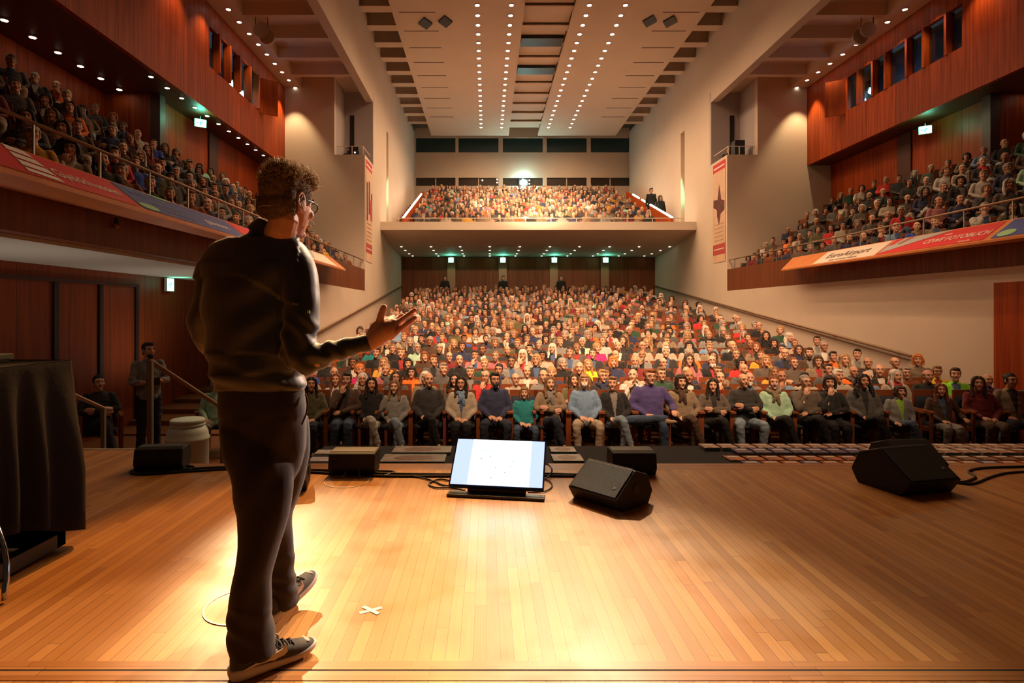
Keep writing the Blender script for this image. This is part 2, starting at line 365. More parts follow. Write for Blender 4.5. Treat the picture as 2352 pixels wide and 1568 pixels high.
# walls
for s, side in ((-1, 'left'), (1, 'right')):
    X = lambda x: mx(x, s)
    def bx(m_, x0, x1, *a): q = sorted((X(x0), X(x1))); return m_.box(q[0], q[1], *a)
    m_ = MB()
    if s < 0: bx(m_, XI, XI - .3, 15.0, YT, -1.6, 2.04)
    else: bx(m_, XI, XI - .3, -3, YT, -1.6, 2.04)
    struct('wall_' + side, m_, M_plaster); m_ = MB()
    bx(m_, XI, XI - .3, YT, YN, -1.6, 7.27)
    # inner wall with a tall slit cut in it
    ys0, ys1 = 27.2, 27.75
    bx(m_, XI, XI - .3, YN, YN + .16, -1.6, 7.2); bx(m_, XI, XI - .3, YN + .16, ys0, -1.6, 12.9); bx(m_, XI, XI - .3, ys1, YU + .4, -1.6, 12.9)
    bx(m_, XI, XI - .3, ys0, ys1, 9.7, 12.9); bx(m_, XI, XI - .3, ys0, ys1, -1.6, 5.3)
    bx(m_, XI - .3, XI - .5, ys0 - .3, ys1 + .3, 5.1, 9.9)
    struct('wall_inner_' + side, m_, M_plaster); m_ = MB()
    bx(m_, XI, XI - .3, -3, YN, 9.85, 12.9); bx(m_, XI, XI - .3, YN, YN + .16, 10.2, 12.9)
    struct('wall_upper_' + side, m_, M_plaster)
    # tower front with niche
    m_ = MB(); bx(m_, -5.85, -9.95, YT, YT + .25, 1.0, 10.3); bx(m_, XI - .3, -5.85, YT, YT + .25, 1.0, 7.27)
    bx(m_, XI - .3, -5.85, YT + .25, YN, 6.45, 6.6)
    struct('wall_tower_' + side, m_, M_plaster)
    m_ = MB(); bx(m_, XI, -6.2, YN, YN + .15, 7.2, 10.245); bx(m_, XI - .3, -6.2, YN, YN + .15, 6.5, 7.2); bx(m_, -5.85, -6.0, YT + .25, YN, 6.45, 10.2); struct('wall_niche_' + side, m_, M_niche)
    m_ = MB(); bx(m_, -5.62, -5.45, YN - .03, YN, 7.3, 9.3); struct('door_%d' % (1 if s < 0 else 2), m_, M_black)
    # side ceiling
    m_ = MB(); bx(m_, XI - .3, -7.1, -3, YN, 10.25, 10.4); struct('ceiling_' + side, m_, M_ceil)
    m_ = MB(); bx(m_, -7.1, -10, -3, YN, 9.85, 10.3); struct('ceiling_strip_' + side, m_, M_ceil)
    for k in range(11):
        y = 21.35 - 1.42 * k
        m_ = MB(); bx(m_, XI - .3, -7.1, y - .12, y + .12, 9.87, 10.26); struct('trim_rib_' + side, m_, M_rib)
    # veneer box with projection windows
    w0, w1 = (16.3, 20.0) if s < 0 else (15.1, 19.9)
    m_ = MB(); bx(m_, -7.75, -7.87, -3, w0, 6.85, 9.84); bx(m_, -7.75, -7.87, w1, YT - .002, 6.85, 9.84)
    bx(m_, -7.75, -7.87, w0, w1, 6.85, 8.1); bx(m_, -7.75, -7.87, w0, w1, 9.22, 9.84)
    struct('wall_gallery_box_' + side, m_, M_woodY)
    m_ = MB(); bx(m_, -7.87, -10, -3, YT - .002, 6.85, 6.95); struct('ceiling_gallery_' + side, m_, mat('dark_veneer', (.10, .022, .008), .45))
    m_ = MB(); bx(m_, -8.9, -9.0, w0 - .3, w1 + .3, 7.6, 9.6); bx(m_, -7.87, -8.9, w0 - .3, w1 + .3, 7.9, 8.0); struct('wall_booth_' + side, m_, mat('booth_dark', (.02, .035, .05), .8))
    fins = (16.8, 17.5, 18.2, 19.0, 19.7) if s < 0 else (15.6, 16.4, 17.06, 17.97, 18.56, 19.3)
    wi = thing('booth_window', 'row of tall control booth windows with orange wooden fins high on the %s veneer wall' % side, 'window', (X(-7.8), w0, 8.1)); wi['kind'] = 'structure'
    g_ = MB(); q = sorted((X(-7.86), X(-7.865))); g_.box(q[0] - X(-7.8), q[1] - X(-7.8), 0, w1 - w0, 0, 1.12)
    g_.build('pane', M_glass, wi)
    for f in fins:
        MB().box(-.10, .13, f - w0 - .04, f - w0 + .04, 0, 1.12).build('fin', M_woodplain, wi)
    # open shutter
    sh = thing('window_shutter', 'open red veneer shutter beside the booth windows on the %s wall' % side, 'shutter', (X(-7.75), w1 - .1 if s < 0 else w1 + .1, 8.62))
    d = -s
    m_ = MB(); m_.add([Vector((0, 0, -.6)), Vector((d * .5, .35, -.6)), Vector((d * .5, .35, .6)), Vector((0, 0, .6)), Vector((0, .05, -.6)), Vector((d * .5 - d * .02, .40, -.6)), Vector((d * .5 - d * .02, .40, .6)), Vector((0, .05, .6))],
                   [(0, 1, 2, 3), (7, 6, 5, 4), (0, 4, 5, 1), (3, 2, 6, 7), (1, 5, 6, 2), (0, 3, 7, 4)])
    m_.build('board', M_woodplain, sh)
    # lit lamps in the booth
    for yy, zz, rr in ((18.75, 8.55, .09), (19.55, 8.5, .10)) if s < 0 else ((19.35, 8.55, .09), (19.7, 8.35, .06)):
        b = thing('booth_lamp', 'small blue white lamp glowing behind the %s booth glass, %s the shutter' % (side, 'nearest' if zz == 8.5 or zz == 8.35 else 'second from'), 'lamp', (X(-8.2), yy, zz))
        MB().ell((0, 0, 0), (rr, rr, rr), 8).build('lens', mat('booth_lamp_glow', (.6, .8, 1), .5, emit=(.5, .8, 1), estr=22), b, smooth=True)
        MB().box(-.12, .12, -.12, .12, rr, rr + .25).build('housing', M_black, b)
    lamp('POINT', 'booth_light', (X(-8.4), 19.0 if s < 0 else 18.6, 8.4), 14, (.25, .65, 1), shadow_soft_size=.1)
    # gallery back wall, stepped
    m_ = MB(); bx(m_, -8.65, -10, 15.0, YT - .01, 1.5, 6.849); bx(m_, -9.8, -10, -3, 15.0, 1.5, 6.849)
    struct('wall_gallery_' + side, m_, M_woodY)
    m_ = MB()
    for y in ((18.1, 18.7),): bx(m_, -8.60, -8.65, y[0], y[1], 2, 6.84)
    bx(m_, -8.4, -8.65, 15.0, 15.25, 2, 6.84)
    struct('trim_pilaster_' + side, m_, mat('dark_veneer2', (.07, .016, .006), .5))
    # gallery terraces
    m_ = MB()
    for i in range(6):
        x0, x1 = -4.72 - .80 * i, -4.72 - .80 * (i + 1)
        z = 2.10 + .55 * i
        y0 = 3.0
        y1 = YT - .02 if i < 5 else 14.99
        if i == 4: x1 = -8.64
        bx(m_, x0, x1, y0, y1, z - .6 if i else z - .052, z)
    struct('floor_gallery_' + side, m_, mat('gallery_floor', (.10, .03, .012), .7))
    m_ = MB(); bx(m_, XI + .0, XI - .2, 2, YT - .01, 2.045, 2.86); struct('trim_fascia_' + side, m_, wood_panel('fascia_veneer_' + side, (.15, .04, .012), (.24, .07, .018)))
    # tilted panel on the fascia, pointed at its far end
    yE = 17.55
    p = MB(); xo, xt, xb = X(XI + .50), X(XI + .01), X(XI + .01)
    A = [Vector((xo, 2, 2.49)), Vector((xo, yE - .25, 2.49)), Vector((xt, yE, 2.87)), Vector((xt, 2, 2.87))]
    B = [Vector((xo, 2, 2.45)), Vector((xo, yE - .25, 2.45)), Vector((xb, yE, 2.83)), Vector((xb, 2, 2.40))]
    p.add(A + B, [(0, 1, 2, 3), (7, 6, 5, 4), (0, 4, 5, 1), (1, 5, 6, 2), (0, 3, 7, 4), (2, 6, 7, 3)])
    p.build('trim_panel_' + side, mat('orange_veneer', (.62, .20, .045), .45, var=.1, vscale=3), kind='structure')
    # railing of the gallery
    rl = thing('gallery_railing', 'brown handrail on slim steel posts along the front of the %s gallery' % side, 'railing', (X(XI - .06), 2.5, 2.86))
    MB().tube([(0, 0, .36), (0, YT - 2.55, .36)], .022, 8).build('handrail', M_rail, rl, smooth=True)
    y = 4.0
    while y < YT - .3:
        MB().box(-.010, .010, y - 2.5 - .010, y - 2.5 + .010, 0, .36).build('post', M_steel, rl); y += 1.05
    # stage-side recess under the gallery (left) / door (right)
    if s < 0:
        struct('wall_recess_left', MB().box(-7.3, -7.1, -3, 15.0, -1.2, 2.04), wood_panel('recess_veneer', (.17, .032, .009), (.26, .055, .015), 'Y', 1.1))
        struct('ceiling_recess', MB().box(-7.3, XI - .2, -3, 15.0, 2.0, 2.044), mat('grey_soffit', (.60, .59, .52), .9))
        struct('wall_recess_end', MB().box(-7.1, XI - .3, 15.0, 15.2, -1.6, 2.0), M_plaster)
        for k, y in enumerate((9.58, 10.70, 11.80)):
            struct('trim_groove', MB().box(-7.1, -7.06, y - .05, y + .05, -1.05, 1.74), mat('groove_dark', (.02, .006, .003), .7))
        struct('trim_lintel', MB().box(-7.1, -7.05, 4, 11.85, 1.74, 1.80), mat('groove_dark2', (.05, .014, .006), .7))
    else:
        struct('door_3', MB().box(X(XI + .02), X(XI - .1), 5.0, 10.6, -1.05, 1.77), M_woodY)
# back of the hall
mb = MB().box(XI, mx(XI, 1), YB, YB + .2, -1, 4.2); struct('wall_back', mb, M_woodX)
prof = [(25.7, 5.2), (25.7, 4.84), (27.0, 4.62), (28.6, 4.42), (30.2, 4.30), (32.2, 4.24), (32.2, 4.6), (26.5, 5.2)]
mb = MB().prism(prof, lambda p: Vector((XI, p[0], p[1])), lambda p: Vector((mx(XI, 1), p[0], p[1]))); struct('floor_balcony', mb, M_white)
mb = MB()
for i in range(13):
    d = 26.55 + .76 * i; mb.box(XI, mx(XI, 1), d - .38, d + .38 if i < 12 else YU, 4.86, max(4.95, 5.5 + .355 * (d - 26.55) - 1.05))
struct('floor_balcony_steps', mb, M_hallfloor)
mb = MB(); zt = 12.9
mb.box(XI, mx(XI, 1), YU, YU + .3, 4, 9.38); mb.box(XI, mx(XI, 1), YU, YU + .3, 9.92, 11.55); mb.box(XI, mx(XI, 1), YU, YU + .3, 12.5, 13.2)
wx = [(955, 1046), (1053, 1145), (1155, 1247), (1256, 1348), (1357, 1447)]
WX = [((a - CX) * YU / FPX, (b - CX) * YU / FPX) for a, b in wx]
ed = [XI] + [v for w in WX for v in w] + [mx(XI, 1)]
for k in range(0, len(ed), 2):
    for z0, z1 in ((9.38, 9.92), (11.55, 12.5)): mb.box(ed[k], ed[k + 1], YU, YU + .3, z0, z1)
struct('wall_back_upper', mb, M_plaster)
k = 0
for a, b in WX:
    for z0, z1, nm in ((9.38, 9.92, 'lower'), (11.55, 12.5, 'upper')):
        k += 1
        w = thing('window_%d' % k, None, None, (a, YU + .12, z0)); w['kind'] = 'structure'
        MB().box(0, b - a, 0, .02, 0, z1 - z0).build('pane', mat('pane_' + nm, (.02, .055, .06) if nm == 'upper' else (.035, .022, .016), .3), w)
        if nm == 'lower': MB().box((b - a) / 2 - .03, (b - a) / 2 + .03, -.03, 0, 0, z1 - z0).build('window_bar', M_plaster, w)
# main ceiling: two sails, ribs, void
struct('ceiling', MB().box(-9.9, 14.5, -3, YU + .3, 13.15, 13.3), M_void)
for a, b, nm in ((-3.5, 1.38, 'left'), (3.2, 8.1, 'right')):
    struct('ceiling_sail_' + nm, MB().box(a, b, 6, 36.7, 12.3, 12.42), M_ceil)
    m_ = MB(); xs = (a + .25, a + 1.6) if nm == 'left' else (b - 1.6, b - .25)
    for k in range(14):
        y = 14.3 + 1.45 * k; m_.box(xs[0], xs[1], y - .025, y + .025, 12.293, 12.30)
    struct('trim_slits_' + nm, m_, mat('slit_dark', (.08, .05, .035), .9))
for k in range(19):
    y = 8.6 + 1.45 * k
    struct('trim_rib', MB().box(XI, mx(XI, 1), y - .13, y + .13, 12.50, 13.16), M_rib)
    struct('trim_ledge', MB().box(XI, mx(XI, 1), y - .23, y + .23, 12.46, 12.50), M_ceil)
mb = MB()
for k in range(19):
    y = 8.6 + 1.45 * k; mb.box(1.38, 3.2, y + .24, y + 1.2, 12.56, 12.60)
struct('ceiling_infill', mb, M_rib)
for yy, wh in ((24.25, 'nearer'), (27.15, 'farther')):
    MB().box(1.42, 3.16, yy - .38, yy + .38, 12.42, 12.56).build('ceiling_hatch', M_black, label='black opening in the middle ceiling channel, the %s of two' % wh, cat='hatch', group='ceiling hatches')
for (px, py), wh in zip(((977, 52), (1023, 48), (1492, 47), (1539, 48)), ('left sail, nearer the side wall', 'left sail, nearer the lamps', 'right sail, nearer the lamps', 'right sail, nearer the side wall')):
    Y = 11.05 * FPX / (CY - py); x = (px - CX) * Y / FPX
    MB().add([(x - .27, Y, 12.24), (x, Y - .45, 12.24), (x + .27, Y, 12.24), (x, Y + .45, 12.24), (x - .27, Y, 12.3), (x, Y - .45, 12.3), (x + .27, Y, 12.3), (x, Y + .45, 12.3)],
             [(0, 3, 2, 1), (0, 1, 5, 4), (1, 2, 6, 5), (2, 3, 7, 6), (3, 0, 4, 7)]).build('ceiling_speaker', M_black, label='black diamond shaped ceiling panel in the ' + wh, cat='ceiling panel', group='diamond panels')
# downlights
disc = MB().lathe([(.085, 0), (.085, .012)], n=14).mesh('disc')
ringm = MB().lathe([(.11, .006), (.11, .03), (.088, .03), (.088, .006)], n=14).mesh('ring')
disc.materials.append(M_bulb); ringm.materials.append(M_ceil)
def downlight(x, y, z, label, group, s=1):
    r = thing('downlight', label, 'ceiling lamp', (x, y, z - .03 * s), 0, group); r.scale = (s, s, s)
    link(disc, 'bulb', M_bulb, r); link(ringm, 'ring', M_ceil, r); return r
for xi, x in enumerate((-.34, .89, 3.70, 5.0)):
    nm = ('outer row of the left ceiling sail', 'inner row of the left ceiling sail', 'inner row of the right ceiling sail', 'outer row of the right ceiling sail')[xi]
    for k in range(20):
        downlight(x, 21.03 + .735 * k, 12.30, 'small round downlight in the ' + nm, 'downlights, ' + nm, .9)
for s, side in ((-1, 'left'), (1, 'right')):
    for k in range(9):
        downlight(mx(-7.35, s), 16.6 + .725 * k, 9.85, 'small round downlight in the side ceiling edge above the %s veneer wall' % side, 'downlights above the %s wall' % side, .7)
    for k in range(11 if s < 0 else 0):
        downlight(mx(-8.0, s), 13.9 + .7 * k, 6.85, 'small recessed downlight under the %s booth overhang' % side, 'downlights under the %s overhang' % side, .6)
    for k in range(6):
        downlight(mx(-9.26, s), 11.2 + .7 * k, 6.85, 'small recessed downlight in the back strip over the %s gallery' % side, 'downlights over the %s gallery' % side, .7)
def zsoff(Y): return float(np.interp(Y, [p[0] for p in prof[1:6]], [p[1] for p in prof[1:6]]))
for r_, (py, xs) in enumerate(((571, (922, 990, 1057, 1125, 1194, 1263, 1331, 1400, 1468, 1538)), (578, (931, 996, 1061, 1125, 1191, 1256, 1320, 1386, 1451, 1517)), (585, (940, 1002, 1063, 1125, 1187, 1249, 1311, 1373, 1435, 1497)), (591, (948, 1007, 1066, 1125, 1184, 1244, 1303, 1362, 1421, 1480)))):
    Y = (28.6, 29.6, 30.7, 31.6)[r_]
    for px in xs:
        r = thing('soffit_spot', 'tiny downlight in the balcony underside, row %s from the front' % ('one', 'two', 'three', 'four')[r_], 'ceiling lamp', ((px - CX) * Y / FPX, Y, zsoff(Y) - .012), 0, 'balcony underside lamps, row ' + ('one', 'two', 'three', 'four')[r_])
        r.scale = (.5, .5, .5); link(disc, 'bulb', M_bulb2, r)
lamp('AREA', 'soffit_light', (XC, 30.2, 4.2), 5, WARM, None, shape='RECTANGLE', size=12, size_y=2.5)
# exit signs
def exit_sign(p, rz, label, w=.26, h=.24, hang=.15, power=10):
    r = thing('exit_sign', label, 'exit sign', p, rz)
    MB().box(-w / 2 - .015, w / 2 + .015, -.03, .03, -h / 2 - .015, h / 2 + .015).build('housing', mat('sign_white', (.6, .6, .55), .5), r)
    MB().box(-w / 2, w / 2, -.034, -.031, -h / 2, h / 2).build('lit_face', M_exit, r)
    pm = mat('pictogram_green', (.0, .25, .12), .5, emit=(.1, .8, .5), estr=2.5); q = MB()
    q.box(-w * .38, -w * .18, -.037, -.035, -h * .1, h * .1); q.add([(-w * .1, -.036, -h * .35), (w * .02, -.036, -h * .35), (w * .1, -.036, 0), (w * .25, -.036, h * .1), (w * .1, -.036, h * .3), (-w * .08, -.036, h * .1)], [(0, 1, 2, 3, 4, 5)])
    q.build('pictogram', pm, r)
    if hang: MB().box(-.01, .01, -.01, .01, h / 2, h / 2 + hang).build('bracket', M_steel, r)
    d = Matrix.Rotation(rz, 3, 'Z') @ Vector((0, -.3, 0))
    lamp('POINT', 'exit_light', Vector(p) + d + Vector((0, 0, .05)), power, (.12, 1, .62), shadow_soft_size=.1)
    return r
for px, wh in ((1036, 'leftmost'), (1155, 'second from left'), (1273, 'third from left'), (1391, 'rightmost')):
    exit_sign(at(px, 597, 31.5), 0, 'glowing green exit sign under the rear balcony, %s of the four' % wh, power=8)
    x = at(px, 597, 31.6).x; struct('trim_pillar', MB().box(x - .22, x + .22, 31.8, 32.0, -.5, 4.22), mat('pillar_veneer', (.24, .12, .05), .4))
exit_sign((-7.02, 12.9, 1.84), R(90), 'bright exit sign on the veneer wall of the left stage recess', .26, .26, 0, 2)
exit_sign((mx(-8.15, -1), 16.6, 6.6), R(35), 'exit sign hanging over the left side gallery', .28, .2, .1, 14)
exit_sign((mx(-8.15, 1), 16.9, 6.5), R(-35), 'exit sign hanging over the right side gallery', .28, .2, .1, 14)
# green light from the passages behind the slits of the inner walls
for s in (-1, 1):
    lamp('AREA', 'passage_light', (mx(XI - .25, s), 27.47, 6.6), 14, (.25, 1, .55), (mx(0, s), 28, 5.6), shape='RECTANGLE', size=.3, size_y=2)
# balcony rail, parapets, strips, projector
rl = thing('balcony_railing', 'thin cream rail along the front of the rear balcony', 'railing', (0, 25.75, 5.2))
MB().tube([(XI + .5, 0, .16), (mx(XI + .5, 1), 0, .16)], .022, 6).build('handrail', M_white, rl)
for k in range(12): MB().box(-3.9 + k * 1.12, -3.87 + k * 1.12, -.012, .012, 0, .16).build('post', M_white, rl)
for s, side in ((-1, 'left'), (1, 'right')):
    xa = mx(-3.72, s)
    m_ = MB(); m_.add([(xa - .05, 26, 5.1), (xa + .05, 26, 5.1), (xa + .05, 34.5, 5.1), (xa - .05, 34.5, 5.1), (xa - .05, 26, 5.4), (xa + .05, 26, 5.4), (xa + .05, 34.5, 8.35), (xa - .05, 34.5, 8.35)],
              [(3, 2, 1, 0), (4, 5, 6, 7), (0, 1, 5, 4), (1, 2, 6, 5), (2, 3, 7, 6), (3, 0, 4, 7)])
    struct('trim_parapet_' + side, m_, M_woodplain)
    st = thing('stair_light', 'glowing white light strip on the %s parapet of the rear balcony' % side, 'light strip', (xa, 26, 5.4))
    segs = ((.0, 7.2),) if s < 0 else ((0, 2.2), (2.35, 3.7), (3.9, 5.1), (5.7, 7.0))
    for a, b in segs:
        MB().tube([(0, a, a * .347 + .03), (0, b, b * .347 + .03)], .045, 6).build('tube', M_strip, st)
pj = thing('projector', 'dazzling teal white projector beam lens in the middle rear window', 'projector', at(1203, 418, 37.6))
MB().lathe([(.02, 0), (.17, 0), (.19, .1), (.19, .4)], n=20).build('lens', mat('beam_glow', (.7, 1, 1), .3, emit=(.55, 1, .95), estr=220), pj).rotation_euler = (R(-90), 0, 0)
MB().box(-.3, .3, .12, .7, -.2, .2).build('housing', M_black, pj)
lamp('POINT', 'projector_spill', Vector((at(1203, 418, 37.3))), 30, (.3, 1, .85), shadow_soft_size=.1)
for px, py, c in ((1108, 414, 1), (1142, 412, 2), (1142, 419, 3), (1216, 414, 4), (1216, 422, 5)):
    o_ = MB().ell((0, 0, 0), (.05, .05, .05), 6).build('indicator_lamp', M_bulb2, label='tiny warm lamp seen through the rear control room glass', cat='lamp', group='control room lamps', loc=at(px, py, 37.89))
# handrails on the side walls along the raked floor
for s, side in ((-1, 'left'), (1, 'right')):
    xw = mx(XI + .07, s); y0 = 15.9 if s < 0 else 12.6
    hr = thing('wall_handrail', 'long sloping bronze handrail on the %s plaster wall beside the stalls' % side, 'handrail', (xw, y0, 0))
    MB().tube([(0, 0, .29 + .122 * (y0 - 12.6)), (0, YB - .2 - y0, .29 + .122 * (YB - .2 - 12.6))], .035, 8).build('rail', M_rail, hr, smooth=True)
    y = y0 + .4
    while y < YB - .5:
        z = .29 + .122 * (y - 12.6); MB().box(-.07 if s < 0 else 0, 0 if s < 0 else .07, y - y0 - .015, y - y0 + .015, z - .05, z - .02).build('bracket', M_steel, hr); y += 2.4
# ---------------------------------------------------------------- things on and around the stage
# flat screen on the stage
tv = thing('presenter_screen', 'glowing white flat screen tilted back on the stage floor, facing the speaker', 'screen', (.06, 3.93, 0))
o0 = Vector(tv.location); BL, BR = Vector((-.262, 3.986, .062)) - o0, Vector((.379, 3.885, .062)) - o0
UP = Vector((.046, .277, .265)); nx = (BR - BL).normalized(); nz = UP.normalized(); ny = nz.cross(nx).normalized()
W_, H_ = (BR - BL).length, UP.length
TM = Matrix((( nx.x, nz.x, -ny.x * -1, BL.x), (nx.y, nz.y, ny.y, BL.y), (nx.z, nz.z, ny.z, BL.z), (0, 0, 0, 1)))
TM = Matrix(((nx.x, nz.x, ny.x, BL.x), (nx.y, nz.y, ny.y, BL.y), (nx.z, nz.z, ny.z, BL.z), (0, 0, 0, 1)))
sgn = 1 if ny.dot(Vector((0, -1, .3))) > 0 else -1     # ny towards the viewer
def tb(x0, x1, y0, y1, d0, d1): return MB().box(x0, x1, y0, y1, min(sgn * d0, sgn * d1), max(sgn * d0, sgn * d1), TM)
tb(0, W_, 0, H_, -.03, 0).build('frame', mat('screen_bezel', (.01, .014, .05), .3), tv)
scr = bpy.data.materials.new('screen_picture'); scr.use_nodes = True; MATS['screen_picture'] = scr
def screen_mat():
    N, L = nt(scr); b = N['Principled BSDF']; b.inputs['Base Color'].default_value = (.02, .02, .02, 1); b.inputs['Roughness'].default_value = .2
    tc = N.new('ShaderNodeTexCoord'); mp = N.new('ShaderNodeMapping'); L.new(tc.outputs['UV'], mp.inputs[0]); mp.inputs['Scale'].default_value = (1.6, 1, 1)
    n = N.new('ShaderNodeTexNoise'); n.inputs['Scale'].default_value = 11; n.inputs['Detail'].default_value = 8; n.inputs['Roughness'].default_value = .7; L.new(mp.outputs[0], n.inputs['Vector'])
    cr = N.new('ShaderNodeValToRGB'); e = cr.color_ramp.elements; e[0].position = .36; e[0].color = (.05, .35, .35, 1); e[1].position = .40; e[1].color = (1, 1, 1, 1); L.new(n.outputs['Fac'], cr.inputs[0])
    L.new(cr.outputs[0], b.inputs['Emission Color']); b.inputs['Emission Strength'].default_value = 2.2
screen_mat()
def uvquad(name, m, P, parent):
    me = bpy.data.meshes.new(name); me.from_pydata([tuple(p) for p in P], [], [(0, 1, 2, 3)]); uv = me.uv_layers.new()
    for i, c in enumerate(((0, 0), (1, 0), (1, 1), (0, 1))): uv.data[i].uv = c
    return link(me, name, m, parent)
def tp(x, y, d=.002): return TM @ Vector((x * W_, y * H_, sgn * d))
side_m = mat('screen_margin', (.1, .1, .1), .3, emit=(.60, .74, 1), estr=1.15)
MB().quad(tp(.015, .03), tp(.985, .03), tp(.985, .975), tp(.015, .975)).build('screen_margins', side_m, tv)
uvquad('picture', scr, (tp(.195, .035, .004), tp(.845, .035, .004), tp(.845, .972, .004), tp(.195, .972, .004)), tv)
q = MB()
rn = random.Random(5)
for a, b, y in ((.20, .45, .74), (.47, .62, .73), (.70, .84, .70), (.68, .84, .12), (.22, .34, .76)):
    x = a
    while x < b:
        w = rn.uniform(.008, .02); yy = y + rn.uniform(-.008, .008); q.quad(tp(x, yy, .005), tp(x + w, yy, .005), tp(x + w, yy + .008, .005), tp(x, yy + .008, .005)); x += w + rn.uniform(.002, .02)
for x, y, w, h in ((.30, .55, .02, .03), (.40, .60, .015, .04), (.46, .38, .03, .02), (.62, .42, .02, .02), (.66, .46, .02, .015), (.57, .28, .02, .03), (.41, .17, .05, .02), (.50, .22, .02, .01), (.26, .33, .01, .01), (.35, .42, .015, .012), (.70, .33, .01, .02)):
    q.add([tp(x, y, .005), tp(x + w, y + h * .3, .005), tp(x + w * .6, y + h, .005)], [(0, 1, 2)])
q.build('picture_strokes', mat('stroke_teal', (.02, .2, .2), .5, emit=(.02, .30, .28), estr=1), tv)
MB().box(-.20, .20, -.02, .03, .012, .058, Matrix.Rotation(R(-9), 4, 'Z') @ Matrix.Translation((.0, .05, 0))).build('stand', M_black, tv, bevel=.004)
MB().box(-.33, .33, -.045, .045, 0, .02, Matrix.Rotation(R(-9), 4, 'Z')).build('foot', mat('stand_metal', (.035, .035, .04), .35), tv, bevel=.005)
lamp('AREA', 'screen_light', o0 + (BL + BR + UP) * .5 + Vector((0, -.05, .06)), 3.2, (.45, .65, 1), o0 + (BL + BR + UP) * .5 + ny * sgn, shape='RECTANGLE', size=.55, size_y=.3)

def cable(pts, r, label, k=6, cat='cable', m=None):
    return MB().tube(pts, r, 6, smooth=k).build('cable', m or mat('cable_black', (.012, .012, .012), .5), smooth=True, label=label, cat=cat)
def fl(px, py, z=.008): Y = (HC - z) * FPX / (py - CY); return at(px, py, Y)

# wedge loudspeakers (stage monitors)
M_grille = mat('speaker_grille', (.022, .022, .021), .55, metal=.3, bump=.6, bscale=400); M_cab = mat('speaker_cabinet', (.014, .013, .013), .6, bump=.25, bscale=200)
WP = [(0, .085), (.055, 0), (.34, 0), (.385, .075), (.33, .19), (.20, .235)]
def wedge(name, label, loc, rz, L=.44, sc=1.0, logo=True, prof=WP, flip=False):
    """length along local x, slanted grille facing local -y"""
    r = thing(name, label, 'loudspeaker', loc, rz)
    P = [(a * sc, b * sc) for a, b in prof]
    MB().prism(P, lambda p: Vector((-L / 2, p[0], p[1])), lambda p: Vector((L / 2, p[0], p[1]))).build('cabinet', M_cab, r, bevel=.008)
    a, b = Vector((0, P[0][0], P[0][1])), Vector((0, P[-1][0], P[-1][1])); d = b - a; n = Vector((0, -d.z, d.y)).normalized()
    if n.y > 0: n = -n
    g = MB(); c0, c1 = a + d * .05, a + d * .95; X = Vector((L / 2 - .02, 0, 0))
    g.add([c0 - X, c0 + X, c1 + X, c1 - X, c0 - X + n * .006, c0 + X + n * .006, c1 + X + n * .006, c1 - X + n * .006], [(3, 2, 1, 0), (4, 5, 6, 7), (0, 1, 5, 4), (1, 2, 6, 5), (2, 3, 7, 6), (3, 0, 4, 7)])
    g.build('grille', M_grille, r)
    e = MB(); e.tube([b + n * .004 - X, b + n * .004 + X], .003, 6); e.build('edge_trim', mat('edge_grey', (.20, .19, .18), .4), r)
    if logo:
        c = a + d * .32 + n * .0075 + Vector((L * .34, 0, 0)); u = d.normalized()
        MB().quad(c + Vector((-.012, 0, 0)) - u * .010, c + Vector((.012, 0, 0)) - u * .010, c + Vector((.010, 0, 0)) + u * .006, c + Vector((-.006, 0, 0)) + u * .012).build('badge', mat('badge_silver', (.6, .58, .55), .3, metal=.6), r)
    h = MB().lathe([(.012, 0), (.035, 0), (.035, .004), (.012, .004)], n=12); hb = h.build('handle_recess', M_black, r); hb.matrix_local = Matrix.Translation((L / 2, P[2][0] * .6, P[-1][1] * .5)) @ Matrix.Rotation(R(90), 4, 'Y')
    return r
wedge('stage_monitor', 'black wedge loudspeaker right of the glowing screen, turned towards the speaker', (.67, 3.74, 0), R(-49.5), .40)
BOXP = [(0, .03), (.02, 0), (.20, 0), (.235, .05), (.20, .172), (.03, .172)]
def floorbox(label, loc, rz, L=.36, H=.172, D=.25, jack=True):
    k = H / .172
    r = thing('stage_monitor', label, 'loudspeaker', loc, rz)
    P = [(0.035, 0), (0, .055 * k), (.02, H - .012), (.05, H), (D - .03, H), (D, .08 * k), (D - .05, 0)]
    MB().prism(P, lambda p: Vector((-L / 2, p[0], p[1])), lambda p: Vector((L / 2, p[0], p[1]))).build('cabinet', M_cab, r, bevel=.008)
    MB().box(-L / 2 + .015, L / 2 - .015, -.004, .004, .06 * k, H - .02, Matrix.Translation((0, .012, 0)) @ Matrix.Rotation(R(-8), 4, 'X')).build('back_panel', M_grille, r)
    MB().box(-L / 2 + .01, L / 2 - .01, .06, D - .05, H, H + .003).build('top_plate', mat('top_grey', (.05, .05, .045), .6), r)
    if jack:
        for x in (-.03, .05): MB().tube([(x * 1.2, .02, .045), (x * 1.4, -.03, .02), (x * 1.7, -.06, .008)], .007, 6, smooth=3).build('plug', mat('plug_nickel', (.35, .35, .33), .3, metal=.7), r, smooth=True)
    return r
floorbox('small black loudspeaker at the stage edge just behind the round floor hatch', (-1.03, 4.43, 0), 0, .355)
floorbox('small black loudspeaker at the stage edge behind the wedge loudspeaker', (1.125, 4.42, 0), 0, .335, .18)
floorbox('small black loudspeaker at the left stage corner in front of the white barrel', (-2.57, 4.55, 0), R(8), .36, .18, .22, False)
wedge('stage_monitor', 'black wedge loudspeaker hidden behind the legs of the speaker', (-1.45, 3.98, 0), R(12), .42, .95, False)
wedge('stage_monitor', 'large dark wedge loudspeaker on the right of the stage, nearer of the pair', (3.03, 3.93, 0), R(14), .44, 1.22, True)
